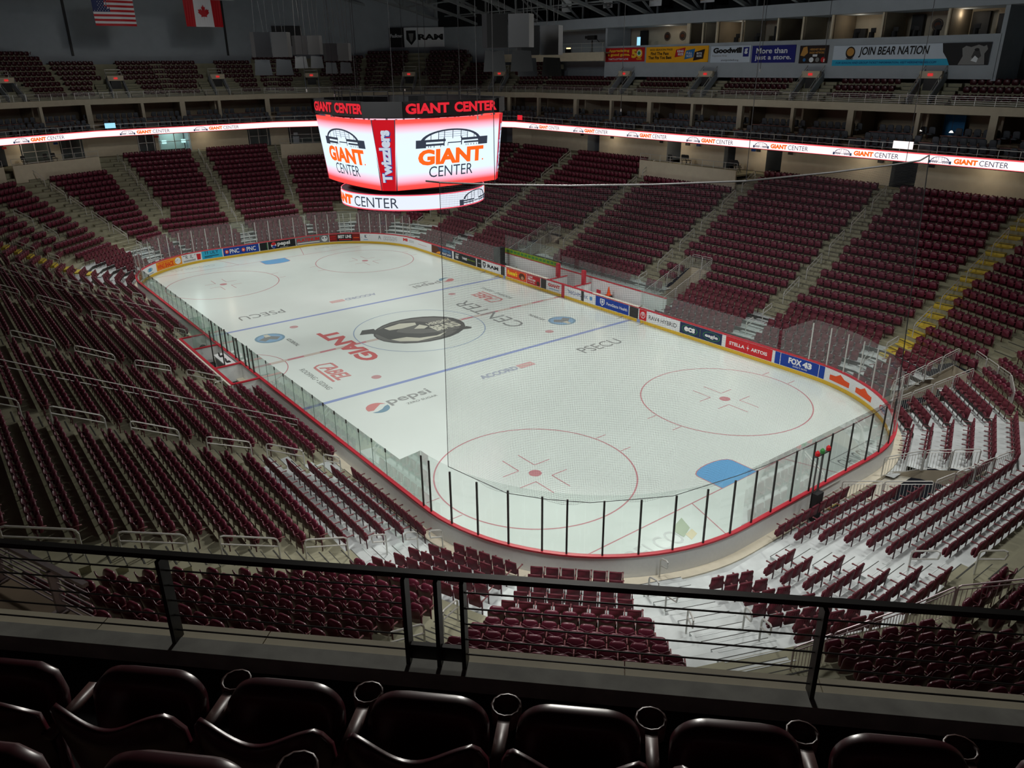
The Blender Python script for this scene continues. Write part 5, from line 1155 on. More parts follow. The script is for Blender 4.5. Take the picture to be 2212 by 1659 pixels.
banner(18.7, 13.2, 17.22, 18.52, 'b_red', 'red banner with yellow lettering and a large 50', [('t', 'Appreciating', (.08, .66, .62, .9), 'b_text_y', .04), ('t', 'a good game.', (.06, .36, .64, .62), 'b_text_y', .04), ('t', "THAT'S LOTTERY LOVE", (.08, .12, .6, .26), 'b_text_w', .02), ('t', '50', (.68, .25, .95, .88), 'b_text_y', .06), ('d', (.87, .6, .055, .2), 'b_text_w'), ('d', (.87, .6, .035, .13), 'b_green'), ('t', 'YEARS', (.8, .12, .94, .24), 'b_text_y', .03)])
banner(12.95, 5.25, 17.1, 18.5, 'b_amber', 'amber banner with three tilted size tiles', [('t', '2022 SEASON PASS', (.06, .76, .44, .88), 'b_dark', .02), ('t', 'Find The Pass', (.08, .48, .38, .68), 'b_dark', .03), ('t', 'That Fits You Best', (.04, .22, .43, .42), 'b_dark', .03),
    ('p', [(.48, .32), (.62, .42), (.65, .92), (.5, .8)], 'b_red'), ('t', 'KING', (.52, .62, .62, .78), 'b_text_w', .04), ('t', 'SIZE', (.53, .44, .62, .58), 'b_text_w', .04), ('p', [(.64, .18), (.78, .3), (.8, .84), (.66, .72)], 'b_blue'), ('t', 'FULL', (.67, .5, .76, .64), 'b_text_w', .02), ('t', 'SIZE', (.67, .32, .76, .46), 'b_text_w', .02), ('p', [(.78, .1), (.93, .22), (.95, .8), (.8, .62)], 'b_dark'), ('t', 'BITE', (.83, .48, .91, .6), 'b_text_w', .03), ('t', 'SIZE', (.83, .32, .91, .44), 'b_text_w', .03)])
banner(4.95, .6, 17.05, 18.42, 'b_white', 'white banner with bold black charity lettering', [('t', 'Goodwill', (.06, .56, .78, .9), 'b_text_k', .06), ('t', 'Keystone Area', (.05, .32, .42, .48), 'b_fur', .0), ('t', 'yourgoodwill.org', (.28, .06, .72, .2), 'b_text_k', .0), ('rect', (.82, .34, .96, .9), 'b_navy'), ('t', 'g', (.85, .5, .93, .82), 'b_text_w', .05)])
banner(.45, -3.85, 17.0, 18.36, 'b_navy', 'deep blue banner with white two-line lettering', [('t', 'More than', (.1, .54, .82, .86), 'b_text_w', .02), ('t', 'just a store.', (.08, .1, .92, .44), 'b_text_w', .02)])
banner(-4.25, -6.85, 16.92, 18.26, 'b_dark', 'small dark banner with a gold bear head and four round badges', [('p', [(.04, .45), (.12, .9), (.25, .95), (.3, .6), (.18, .4)], 'b_gold'), ('t', 'HERSHEY BEARS', (.36, .72, .9, .84), 'b_gold', .03), ('t', 'RADIO NETWORK', (.36, .54, .88, .66), 'b_gold', .03), ('rect', (.48, .38, .64, .5), 'b_text_w'), ('d', (.2, .2, .05, .1), 'b_blue'), ('d', (.45, .2, .08, .14), 'b_text_w'), ('d', (.66, .2, .07, .13), 'b_fur'), ('d', (.86, .2, .08, .15), 'b_red')])
banner(-7.3, -19.1, 16.72, 18.18, 'b_white', 'long white and cyan banner with a roaring bear at its right end', [('rect', (0, 0, .82, .3), 'b_cyan'), ('d', (.125, .65, .034, .3), 'b_brown' if 'b_brown' in MATS else 'b_dark'), ('d', (.125, .68, .026, .2), 'b_gold'), ('t', 'HERSHEY', (.098, .3, .152, .4), 'b_text_k', .03), ('t', 'JOIN BEAR NATION', (.185, .4, .645, .92), 'b_text_k', .02, .15), ('t', 'FOR SEASON AND GROUP TICKET INFORMATION, VISIT HERSHEYBEARS.COM', (.03, .08, .7, .2), 'b_navy', .0, .1),
    ('p', [(.72, 1), (.73, .6), (.76, .3), (.78, 0), (1, 0), (1, 1)], 'b_text_k'), ('p', [(.83, .02), (.85, .4), (.84, .75), (.86, .86), (.89, .8), (.93, .9), (.96, .82), (.975, .88), (.985, .7), (.97, .5), (.98, .02)], 'b_fur'), ('p', [(.9, .35), (.91, .62), (.94, .66), (.955, .4), (.93, .2)], 'b_furd'), ('d', (.925, .68, .014, .07), 'b_text_k'), ('p', [(.9, .2), (.92, .42), (.94, .3), (.935, .12)], 'b_text_w')])
# camera platform left of the press box
mb = MB(); mb.box((26.6, -34.2, 17.75), (17.2, .2, .85), 'beige_wall_lit'); mb.box((26.6, -35.6, 18.1), (17.2, 2.8, .12), 'concrete'); cpf = centred(mb, 'camera_platform', label='camera platform with cream front wall left of the press box', cat='platform')
mb = MB(); c = np.array(cpf.location)
for hh in (.5, .9): mb.bar((18.2, -34.25, 18.15+hh), (35, -34.25, 18.15+hh), .03, .03, 'steel')
for x in np.arange(18.4, 35, 1.6): mb.bar((x, -34.25, 18.1), (x, -34.25, 19.05), .03, .03, 'steel')
mb.v = [tuple(np.array(v)-c) for v in mb.v]; mb.build('guard_rail', parent=cpf)
mb = MB(); mb.cyl((0, 0, 0), .28, .06, 'steel_dark', 12); mb.bar((0, 0, 0), (0, 0, 1.2), .12, .12, 'steel_dark'); mb.box((0, 0, 1.45), (1.1, .4, .42), 'black'); mb.box((.75, 0, 1.5), (.5, .26, .26), 'black'); mb.bar((-.5, 0, 1.4), (-1.1, 0, 1.0), .05, .05, 'black')
o_ = mb.build('broadcast_camera', label='large black camera on a pedestal on the cream-walled platform', cat='camera'); o_.location = (21.0, -35.2, 18.16)
emis('lamp_warm', (1, .75, .35), 2.5)
for j, x in enumerate((28.2, 25.2)):
    mb = MB(); mb.box((x, -35.6, 18.66), (.5, .2, .12), 'lamp_warm'); mb.box((x, -35.6, 18.38), (.6, .5, .42), 'black'); centred(mb, 'desk_lamp', label='small warm lit lamp on the camera platform, %s one' % ('far' if j == 0 else 'near'), cat='lamp')
# signs on the far right wall
def wall_panel(k, tc, D, zc, W, H, bg, name, label, items, cat='sign'):
    fn = lambda u, v, o=0: fpt(k, tc+W/2-u*W, D-.04-o, zc-H/2+v*H)
    mb = MB(); mb.box(fpt(k, tc, D, zc), (W, .06, H), bg, ux=FAC[k][2]); o_ = centred(mb, name, label=label, cat=cat); c = np.array(o_.location); mb = MB()
    for j, it in enumerate(items):
        g = lambda u, v, jj=j: fn(u, v, .005*jj)
        if it[0] == 't': put_text(mb, it[1], it[2], g, it[3], it[4] if len(it) > 4 else .02)
        elif it[0] == 'rect': put_rect(mb, *it[1], g, it[2])
        elif it[0] == 'p': put_poly(mb, it[1], g, it[2])
    mb.v = [tuple(np.array(v)-c) for v in mb.v]; mb.build('lettering', parent=o_)
wall_panel(14, .5, WD[14]-.3, 20.4, 7.4, 2.3, 'b_text_w', 'wall_sign', 'white and black sign with a ram-head shield on the far wall', [('rect', (0, 0, .27, 1), 'b_text_k'), ('t', 'Faulkner', (.03, .5, .24, .68), 'b_text_w', .02), ('p', [(.31, .85), (.48, .85), (.48, .4), (.395, .1), (.31, .4)], 'b_text_k'), ('p', [(.35, .7), (.44, .7), (.42, .35), (.395, .25), (.37, .35)], 'b_fur'), ('t', 'RAM', (.52, .36, .96, .66), 'b_text_k', .045)])
mb = MB(); mb.box(fpt(14, -5.2, WD[14]-.3, 21), (.5, .06, .3), 'exit_red', ux=FAC[14][2]); centred(mb, 'exit_sign', label='small red exit sign high on the far right wall', cat='sign')
# flags
def flag(x, y0, y1, zt, zb, name, label, kind):
    W = y0-y1; H = zt-zb; mb = MB(); wv = lambda u, v: .12*math.sin(u*7+v*2)*(1-.3*v)
    fn = lambda u, v, o=0: (x-.02-o+wv(u, v), y0-u*W-.03*(1-v), zb+v*H)
    n = 16
    def R_(u0, v0, u1, v1, m, o): 
        N = max(1, int((u1-u0)*n+.5))
        for i in range(N):
            a, c_ = u0+(u1-u0)*i/N, u0+(u1-u0)*(i+1)/N
            mb.add([fn(a, v0, o), fn(c_, v0, o), fn(c_, v1, o), fn(a, v1, o)], [(0, 1, 2, 3)], m)
    if kind == 'us':
        for i in range(13): R_(0, i/13, 1, (i+1)/13, 'flag_red' if i % 2 == 0 else 'flag_white', 0)
        R_(0, 6/13, .4, 1, 'flag_navy', .012)
        for r in range(9):
            for c_ in range(6 if r % 2 == 0 else 5):
                u = .4*(c_+.7+(0 if r % 2 == 0 else .5))/6.4; v = 6/13+7/13*(r+.6)/9.2
                mb.add([fn(u+.012*math.cos(a)*(1 if q % 2 == 0 else .4), v+.02*math.sin(a)*(1 if q % 2 == 0 else .4), .02) for q, a in enumerate(np.linspace(PI/2, 2.5*PI, 11)[:-1])], [tuple(range(10))], 'flag_white')
    else:
        R_(0, 0, .26, 1, 'flag_red', 0); R_(.26, 0, .74, 1, 'flag_white', 0); R_(.74, 0, 1, 1, 'flag_red', 0)
        leaf = [(0, -.95), (.02, -.45), (.42, -.5), (.36, -.32), (.8, .05), (.68, .12), (.76, .42), (.5, .36), (.44, .5), (.2, .28), (.28, .78), (.12, .68), (0, 1)]
        leaf = leaf+[(-a, b_) for a, b_ in leaf[::-1][1:-1]]
        mb.add([fn(.5+a*.19, .5+b_*.3, .015) for a, b_ in leaf], [tuple(range(len(leaf)))], 'flag_red')
    o_ = centred(mb, name, label=label, cat='flag'); return o_
flat('flag_red', (170, 20, 30)); flat('flag_white', (205, 205, 210)); flat('flag_navy', (30, 40, 90))
flag(45.0, 7.85, 4.1, 23.6, 20.93, 'flag', 'striped flag with a starry blue corner hanging high left', 'us')
flag(45.0, -.70, -4.5, 23.6, 21.0, 'flag', 'red and white flag with a red maple leaf', 'ca')
mb = MB(); mb.bar((45.1, 13, 23.7), (45.1, -6, 23.7), .25, .3, 'truss_steel'); centred(mb, 'flag_beam', label='dark horizontal beam carrying the two flags', cat='beam')
# small championship banners under the trusses
for j, (x, wd, z0, m_, items) in enumerate(((26.2, 1.6, 22.32, 'b_text_w', [('d', (.5, .86, .3, .12), 'b_navy'), ('d', (.5, .86, .15, .06), 'b_red'), ('rect', (.25, .34, .75, .42), 'b_text_k')]), (19.7, 1.55, 22.3, 'b_text_k', [('rect', (.06, .05, .94, 1), 'b_text_w'), ('t', 'RALPH', (.2, .38, .85, .58), 'b_text_k', .01), ('t', 'KELLER', (.15, .1, .88, .3), 'b_text_k', .01)]), (13.1, 1.6, 22.2, 'b_text_w', [('rect', (.02, .5, .98, .62), 'b_dark'), ('rect', (.02, .3, .98, .38), 'b_dark')]), (6.7, 1.6, 22.15, 'b_text_w', [('rect', (.02, .1, .98, .18), 'b_gold')]))):
    fn = lambda u, v, o=0: (x+wd/2-u*wd, -36.1+.04+o, z0+v*2.0)
    mb = MB(); mb.box((x, -36.1, z0+1.0), (wd, .04, 2.0), m_); o_ = centred(mb, 'hanging_banner', label='small hanging banner under the roof, %s from the speakers' % ordn(j+1), cat='banner', group='small banners under the right roof edge'); c = np.array(o_.location); mb = MB()
    for q, it in enumerate(items):
        g = lambda u, v, jj=q: fn(u, v, .006*jj)
        if it[0] == 't': put_text(mb, it[1], it[2], g, it[3], .01)
        elif it[0] == 'rect': put_rect(mb, *it[1], g, it[2])
        else: put_disc(mb, *it[1], g, it[2])
    mb.v = [tuple(np.array(v)-c) for v in mb.v]; mb.build('lettering', parent=o_)

# ------------------------------------------------------------------ scoreboard
SX, SY = 1.0, -.7
sbd = empty('scoreboard', (SX, SY, 8.8), label='large hanging scoreboard with curved lit screens and a lit ring below', cat='scoreboard')
# screen colour follows height: white in the middle, red at both edges (the picture shown on the display)
m = bpy.data.materials.new('led_face'); m.use_nodes = True; nt = m.node_tree; bb = nt.nodes['Principled BSDF']; bb.inputs['Base Color'].default_value = (0, 0, 0, 1)
uvn = nt.nodes.new('ShaderNodeUVMap'); sx = nt.nodes.new('ShaderNodeSeparateXYZ'); cr = nt.nodes.new('ShaderNodeValToRGB')
nt.links.new(uvn.outputs[0], sx.inputs[0]); nt.links.new(sx.outputs[1], cr.inputs[0]); nt.links.new(cr.outputs[0], bb.inputs['Emission Color']); bb.inputs['Emission Strength'].default_value = 1.15
e = cr.color_ramp.elements; e[0].position = 0; e[0].color = (1, .05, .04, 1); e[1].position = 1; e[1].color = (1, .06, .05, 1)
for p_, c_ in ((.06, (1, .07, .06)), (.13, (.95, .45, .6)), (.24, (.72, .86, .96)), (.5, (.72, .88, 1.0)), (.8, (.74, .84, .94)), (.89, (.95, .42, .55)), (.95, (1, .09, .07))):
    q = e.new(p_); q.color = (*c_, 1)
MATS['led_face'] = m
emis('led_black', (.035, .045, .07), 1); emis('led_or2', (1.0, .13, .01), 1.1); emis('led_tred', (.55, .004, .012), 1.0); emis('led_tw', (.55, .62, .72), 1.0); emis('led_tb', (.03, .05, .25), 1.0); emis('neon_red', (.75, .02, .035), 1.0)
ZT, ZB = 14.2-8.8, 10.15-8.8
def face_fn(ang, hw, a_top, a_bot, bulge, o=0):
    n = np.array([math.cos(ang), math.sin(ang)]); tt = np.array([-n[1], n[0]])
    # viewed from outside, u runs left to right = decreasing t
    def fn(u, v, oo=0):
        a_ = a_bot+(a_top-a_bot)*v+bulge*(1-(2*u-1)**2)+.0+oo+o; p = n*a_+tt*(2*hw*u-hw); return (p[0], p[1], ZB+(ZT-ZB)*v)
    return fn
for j, (ang, lab) in enumerate(((PI, 'screen facing the near end'), (PI/2, 'screen facing the left-hand stand'), (0, 'screen facing the far end'), (-PI/2, 'screen facing the right-hand stand'))):
    fn = face_fn(ang, 3.72, 4.75, 4.25, .30)
    me_v, me_f, uvs = [], [], []; NU, NV = 16, 10
    for i in range(NU+1):
        for k in range(NV+1): me_v.append(fn(i/NU, k/NV)); 
    for i in range(NU):
        for k in range(NV): me_f.append((i*(NV+1)+k, (i+1)*(NV+1)+k, (i+1)*(NV+1)+k+1, i*(NV+1)+k+1))
    me = bpy.data.meshes.new('screen'); me.from_pydata(me_v, [], me_f); me.materials.append(m); uv = me.uv_layers.new(name='UVMap')
    for lp in me.loops: uv.data[lp.index].uv = ((lp.vertex_index//(NV+1))/NU, (lp.vertex_index % (NV+1))/NV)
    o_ = bpy.data.objects.new('screen', me); C.objects.link(o_); o_.parent = sbd; o_['label'] = lab
    mb = MB(); g = lambda u, v: fn(u, v, .03)
    for i in range(20):
        a, c_ = PI*(1-i/20), PI*(1-(i+1)/20); f = lambda t, r: (.5+.30*r*math.cos(t)*1.0, .615+.225*(r if r == 1 else r)*math.sin(t)**.8)
        mb.add([g(*f(a, 1)), g(*f(c_, 1)), g(*f(c_, .9)), g(*f(a, .9))], [(0, 1, 2, 3)], 'led_black')
    for r_ in ((.17, .585, .26, .70), (.77, .585, .87, .70), (.26, .665, .44, .70), (.60, .665, .77, .70), (.26, .61, .42, .64), (.62, .62, .77, .645), (.46, .635, .6, .65), (.42, .6, .43, .72), (.59, .6, .6, .72), (.46, .6, .465, .65), (.595, .6, .6, .65)): put_rect(mb, *r_, g, 'led_black', 2)
    for x in (.30, .37, .425, .505, .585, .65, .72): put_rect(mb, x, .70, x+.006, .615+.22*math.sin(math.acos(min(1, abs(x-.5)/.30)))**.8, g, 'led_black')
    for x in (.28, .30, .33, .39, .64, .66, .69, .72, .75): put_rect(mb, x, .585, x+.006, .61, g, 'led_black')
    for y in (.73, .76, .79): put_rect(mb, .37, y, .66, y+.004, g, 'led_blue_t', 2)
    g2 = lambda u, v: fn(u, v, .04)
    V, F_ = text_poly('GIANT', .08, .0)
    put_text(mb, 'GIANT', (.19, .335, .83, .565), g2, 'led_or2', .05); put_disc(mb, .825, .355, .008, .012, g2, 'led_or2', 10); put_text(mb, 'CENTER', (.29, .155, .72, .315), g2, 'led_black', .0)
    mb.build('screen_graphic', parent=sbd, label='arched building with orange and dark lettering')
for j in range(4):     # corner wedges
    a0 = PI/4+j*PI/2; n = np.array([math.cos(a0), math.sin(a0)]); tt = np.array([-n[1], n[0]])
    mb = MB()
    def wf(u, v, o=0): 
        dt = 5.99+(-.36)*(1-v)+o; hw = .70+.0*(v); hw = .50+.24*v; p = n*dt+tt*(2*hw*u-hw); return (p[0], p[1], ZB+(ZT-ZB)*v)
    put_rect(mb, 0, 0, 1, 1, lambda u, v: wf(u, v, -.04), 'led_black'); put_rect(mb, .05, .0, .95, 1, lambda u, v: wf(u, v, 0), 'led_tred')
    rot = lambda u, v, o=.02: wf(1-v, u, o)     # lettering runs upwards
    put_text(mb, 'Twizzlers', (.12, .22, .86, .80), lambda u, v: rot(u, v, .02), 'led_tb', .10); put_text(mb, 'Twizzlers', (.12, .26, .86, .80), lambda u, v: rot(u, v, .04), 'led_tw', .055)
    mb.build('corner_panel', parent=sbd, label='red corner panel with white vertical candy lettering')
mb = MB()
for j in range(4):
    a0 = j*PI/2
    n = np.array([math.cos(a0), math.sin(a0)]); tt = np.array([-n[1], n[0]])
    for t in np.linspace(-3.4, 3.4, 6): mb.bar(P3(n*4.1+tt*t, ZB), P3(n*4.3+tt*t, ZT), .1, .1, 'truss_steel')
mb.cyl((0, 0, ZB-.15), 4.3, .2, 'black', 24); mb.cyl((0, 0, ZT), 4.9, .12, 'black', 24); mb.cyl((0, 0, ZB-1.0), 3.6, 1.0, 'black', 20, 4.2)
mb.cyl((0, 0, ZT+.1), 1.2, 1.0, 'black', 12)
mb.build('frame', parent=sbd)
# lower ring
mb = MB(); N = 72; RL = 4.72
for i in range(N):
    a, c_ = 2*PI*i/N, 2*PI*(i+1)/N
    for z0, z1, m_ in ((.0, .07, 'neon_led' if 'neon_led' in MATS else (emis('neon_led', (1, .10, .16), 1.0), 'neon_led')[1]), (.07, .90, 'led_face2' if 'led_face2' in MATS else (emis('led_face2', (.80, .86, .97), 1.05), 'led_face2')[1]), (.90, .97, 'neon_led')):
        mb.add([(RL*math.cos(q), RL*math.sin(q), z) for q, z in ((a, z0), (c_, z0), (c_, z1), (a, z1))], [(0, 1, 2, 3)], m_)
mb.build('lower_ring', parent=sbd, label='lit round ring display')
mb = MB(); mb.cyl((0, 0, .02), 4.68, .93, 'black', 48); mb.build('ring_body', parent=sbd)
mb = MB(); 
def rf(ac): return lambda u, v: ((RL+.03)*math.cos(ac-u/RL), (RL+.03)*math.sin(ac-u/RL), v)
def rf_(u, v): a = R2(150)-u/RL; return ((RL+.03)*math.cos(a), (RL+.03)*math.sin(a), v)
# u grows clockwise seen from above = viewer's left to right
def rfn(u, v): a = R2(150)-u/RL; return ((RL+.03)*math.cos(a), (RL+.03)*math.sin(a), v)
for off in (0, 14.8):
    g = lambda u, v: ((RL+.03)*math.cos(R2(150)+(u+off)/RL*1.0), (RL+.03)*math.sin(R2(150)+(u+off)/RL), v)
    put_text(mb, 'GIANT', (-8.0, .18, -4.75+.3, .78), g, 'led_or2', .08); put_text(mb, 'CENTER', (-4.25, .16, -1.0, .78), g, 'led_black', .0); arena_icon(mb, g, 3.0, .08, 3.4, .84, 'led_black')
mb.build('ring_lettering', parent=sbd)
# upper black band with red channel letters
mb = MB(); oc = []
def band_fn(ang, hw, a_, bulge):
    n = np.array([math.cos(ang), math.sin(ang)]); tt = np.array([-n[1], n[0]])
    return lambda u, z, o=0: tuple(np.append(n*(a_+bulge*(1-(2*u-1)**2)+o)+tt*(2*hw*u-hw), z))
BZ0, BZ1 = ZT+.12, ZT+.98
for j in range(8):
    hw, a_ = ((3.6, 4.95) if j % 2 == 0 else (1.2, 6.05)); f = band_fn(j*PI/4, hw, a_, .22 if j % 2 == 0 else .05); N = 10
    for i in range(N): mb.add([f(i/N, BZ0), f((i+1)/N, BZ0), f((i+1)/N, BZ1), f(i/N, BZ1)], [(0, 1, 2, 3)], 'black'); mb.add([f(i/N, BZ0, -.15), f(i/N, BZ1, -.15), f((i+1)/N, BZ1, -.15), f((i+1)/N, BZ0, -.15)], [(0, 1, 2, 3)], 'black')
    for i in range(N): mb.add([f(i/N, BZ1), f((i+1)/N, BZ1), f((i+1)/N, BZ1, -.15), f(i/N, BZ1, -.15)], [(0, 1, 2, 3)], 'black_metal')
mb.build('top_band', parent=sbd, label='black band with red letters')
for j in range(4):
    f = band_fn(j*PI/2, 3.6, 4.95, .22)
    for wd_, u0, u1 in (('GIANT', .06, .46), ('CENTER', .51, .96)):
        mb = MB(); put_text(mb, wd_, (u0, BZ0+.16, u1, BZ1-.12), lambda u, v: f(u, v, .04), 'neon_red', .045); mb.build('channel_lettering', parent=sbd, label='red letters on the black band')
mb = MB()
for j in range(8):
    a = j*PI/4+.2; c_ = (j+1)*PI/4+.0
    for z in (BZ1+.25, BZ1+.5): mb.bar((4.6*math.cos(a), 4.6*math.sin(a), z), (4.6*math.cos(c_), 4.6*math.sin(c_), z), .04, .04, 'black')
    for q in (a, c_): mb.bar((4.6*math.cos(q), 4.6*math.sin(q), BZ1-.2), (4.6*math.cos(q), 4.6*math.sin(q), BZ1+.5), .04, .04, 'black')
mb.build('service_rail', parent=sbd)
for j, (x, y) in enumerate(((2.4, 2.4), (-2.4, 2.4), (-2.4, -2.4), (2.4, -2.4))):
    mb = MB(); mb.bar((x, y, ZT), (x*1.0, y*1.0, 24-8.8), .03, .03, 'steel_dark'); mb.build('hoist_cable', parent=sbd)

# ------------------------------------------------------------------ hanging speaker clusters
def cluster(c, scale, label, tint='speaker_grille'):
    r = empty('speaker_cluster', c, 0, label=label, cat='speakers', group='speaker clusters hanging over the rink')
    d = CAM-np.array(c); yaw = math.atan2(d[1], d[0]); ux = np.array([-math.sin(yaw), math.cos(yaw), 0]); uy = np.array([math.cos(yaw), math.sin(yaw), 0])
    for q, s_ in enumerate((-1, 1)):
        mb = MB(); mb.box(ux*s_*.82*scale+[0, 0, 1.9*scale], (1.35*scale, 1.0*scale, 1.9*scale), 'black', ux=ux+uy*.35*s_); mb.build('upper_speaker', parent=r)
        mb = MB(); O = [(-.75, 0), (.75, 0), (.6, 1.2), (-.62, 1.25)]; vs = []
        for y in (.5, -.35):
            for a, z in O: vs.append(ux*(s_*.85*scale+a*scale*.95)+uy*(y*(1-.3*z))*scale+np.array([0, 0, z*scale-.45*scale]))
        mb.add(vs, [(0, 1, 2, 3), (7, 6, 5, 4), (0, 4, 5, 1), (1, 5, 6, 2), (2, 6, 7, 3), (3, 7, 4, 0)], 'speaker_grey' if s_ < 0 or tint != 'cloth_black' else tint)
        mb.build('lower_horn', parent=r, label='angled lower speaker')
    mb = MB()
    for a, b_ in ((-1.2, -.7), (-.5, -.9), (-.2, -.1), (.5, .2), (1.0, .5), (1.2, 1.3)): mb.bar(ux*a*scale+[0, 0, 2.85*scale], ux*b_*scale*1.3+[0, 0, 9], .03, .03, 'steel_dark')
    mb.build('hanging_cable', parent=r)
def atdepth(px, py, z): return CAM+(CF*FPX+CR*(px-1106)-CU*(py-829.5))/FPX*z
cluster(tuple(atdepth(1098, 138, 44)), 0.9, 'dark double speaker cluster hanging right of the scoreboard'); cluster(tuple(atdepth(1166, 150, 47)), 0.85, 'dark speaker cluster at the right of the double cluster', 'cloth_black')
cluster(tuple(atdepth(592, 150, 52)), 0.80, 'grey speaker cluster hanging high left of the scoreboard'); cluster(tuple(atdepth(668, 138, 60)), .7, 'dim speaker cluster between the left cluster and the scoreboard')
cluster(tuple(atdepth(732, 150, 60)), .65, 'dim speaker cluster above the left screen of the scoreboard')
for j, (px, py, z0) in enumerate(((640, 0, 50), (702, 0, 52), (757, 0, 48), (862, 0, 55), (912, 0, 55), (1025, 0, 40), (1352, 0, 50), (1660, 0, 50), (1800, 0, 45))):
    a = atdepth(px, -20, z0); l_ = (190, 200, 215, 190, 200, 245, 230, 150, 130)[j]; zz = a[2]-(l_/FPX*z0*1.05)
    mb = MB(); mb.bar(a+[0, 0, 1.5], (a[0], a[1], zz), .022, .022, 'black' if j != 5 else 'steel_dark'); mb.cyl((a[0], a[1], zz-.15), .04, .18, 'steel', 6); centred(mb, 'hanging_cable', label='thin hanging cable from the roof, %s from the left' % ordn(j+1), cat='cable', group='single cables hanging from the roof')

# ------------------------------------------------------------------ safety net behind the near goal
m = bpy.data.materials.new('netting'); m.use_nodes = True; nt = m.node_tree; nt.nodes.clear(); MATS['netting'] = m
o_ = nt.nodes.new('ShaderNodeOutputMaterial'); t_ = nt.nodes.new('ShaderNodeBsdfTransparent'); d_ = nt.nodes.new('ShaderNodeBsdfDiffuse'); d_.inputs[0].default_value = (.05, .05, .055, 1)
uvn = nt.nodes.new('ShaderNodeUVMap'); sp_ = nt.nodes.new('ShaderNodeSeparateXYZ'); nt.links.new(uvn.outputs[0], sp_.inputs[0]); ws = []
for ax in (0, 1):
    a_ = nt.nodes.new('ShaderNodeMath'); a_.operation = 'MULTIPLY'; a_.inputs[1].default_value = 1/.06; nt.links.new(sp_.outputs[ax], a_.inputs[0])
    f_ = nt.nodes.new('ShaderNodeMath'); f_.operation = 'FRACT'; nt.links.new(a_.outputs[0], f_.inputs[0])
    l_ = nt.nodes.new('ShaderNodeMath'); l_.operation = 'LESS_THAN'; l_.inputs[1].default_value = .075; nt.links.new(f_.outputs[0], l_.inputs[0]); ws.append(l_)
mx_ = nt.nodes.new('ShaderNodeMath'); mx_.operation = 'MAXIMUM'; nt.links.new(ws[0].outputs[0], mx_.inputs[0]); nt.links.new(ws[1].outputs[0], mx_.inputs[1])
ms = nt.nodes.new('ShaderNodeMixShader'); nt.links.new(mx_.outputs[0], ms.inputs[0]); nt.links.new(t_.outputs[0], ms.inputs[1]); nt.links.new(d_.outputs[0], ms.inputs[2]); nt.links.new(ms.outputs[0], o_.inputs[0])
topn = [(-23.31, 12.54), (-24.88, 11.5), (-26.6, 9.9), (-28.1, 7.8), (-29.5, 5.05), (-30.13, 1.15), (-30.4, -2.2), (-30.4, -4.2), (-29.74, -6.28)]
botn = [(-23.16, 12.62), (-26.17, 12.06), (-28.13, 10.58), (-29.77, 7.78), (-30.4, 4.02), (-30.54, .9), (-30.54, -2.3), (-30.5, -4.5), (-30.25, -6.5)]
def resamp(P, n):
    P = np.array(P); L = np.concatenate([[0], np.cumsum(np.linalg.norm(np.diff(P, axis=0), axis=1))]); q = np.linspace(0, L[-1], n)
    return np.stack([np.interp(q, L, P[:, 0]), np.interp(q, L, P[:, 1])], 1), L[-1]
NN, NZ = 48, 12; (Tn, LT), (Bn, LB) = resamp(topn, NN), resamp(botn, NN)
V = []; UVS = []
for i in range(NN):
    for k in range(NZ+1):
        f_ = k/NZ; p = Bn[i]*(1-f_)+Tn[i]*f_; z = 3.22+(13.6-3.22)*f_-.0; V.append((p[0], p[1], z+(.12*math.sin(i*1.1) if k == 0 else 0))); UVS.append((LB*i/(NN-1), z))
Fc = [(i*(NZ+1)+k, (i+1)*(NZ+1)+k, (i+1)*(NZ+1)+k+1, i*(NZ+1)+k+1) for i in range(NN-1) for k in range(NZ)]
nt_ = empty('safety_net', (0, 0, 0), label='tall fine mesh net hanging behind the near goal from a thin curved pipe', cat='net')
me = bpy.data.meshes.new('netting'); me.from_pydata(V, [], Fc); me.materials.append(MATS['netting']); uv = me.uv_layers.new(name='UVMap')
for lp in me.loops: uv.data[lp.index].uv = UVS[lp.vertex_index]
o_ = bpy.data.objects.new('netting', me); C.objects.link(o_); o_.parent = nt_
mb = MB(); mb.tube([P3(p, 13.6) for p in [(-22.74, 12.7)]+topn], .03, 'steel_dark'); mb.build('support_pipe', parent=nt_)
mb = MB(); mb.tube([P3(Bn[0], 3.25), P3(Tn[0], 13.6)], .012, 'black'); mb.tube([P3(Bn[-1], 3.25), P3(Tn[-1], 13.6)], .02, 'black'); mb.tube([P3(p, 3.25) for p in Bn[::3]], .012, 'black'); mb.build('edge_rope', parent=nt_)
for j, p in enumerate(((-24.88, 11.5), (-29.5, 5.05), (-30.4, -3.15))):
    mb = MB(); mb.bar(P3(p, 13.6), P3(p, 26), .015, .015, 'black'); mb.build('hanging_cable', parent=nt_)

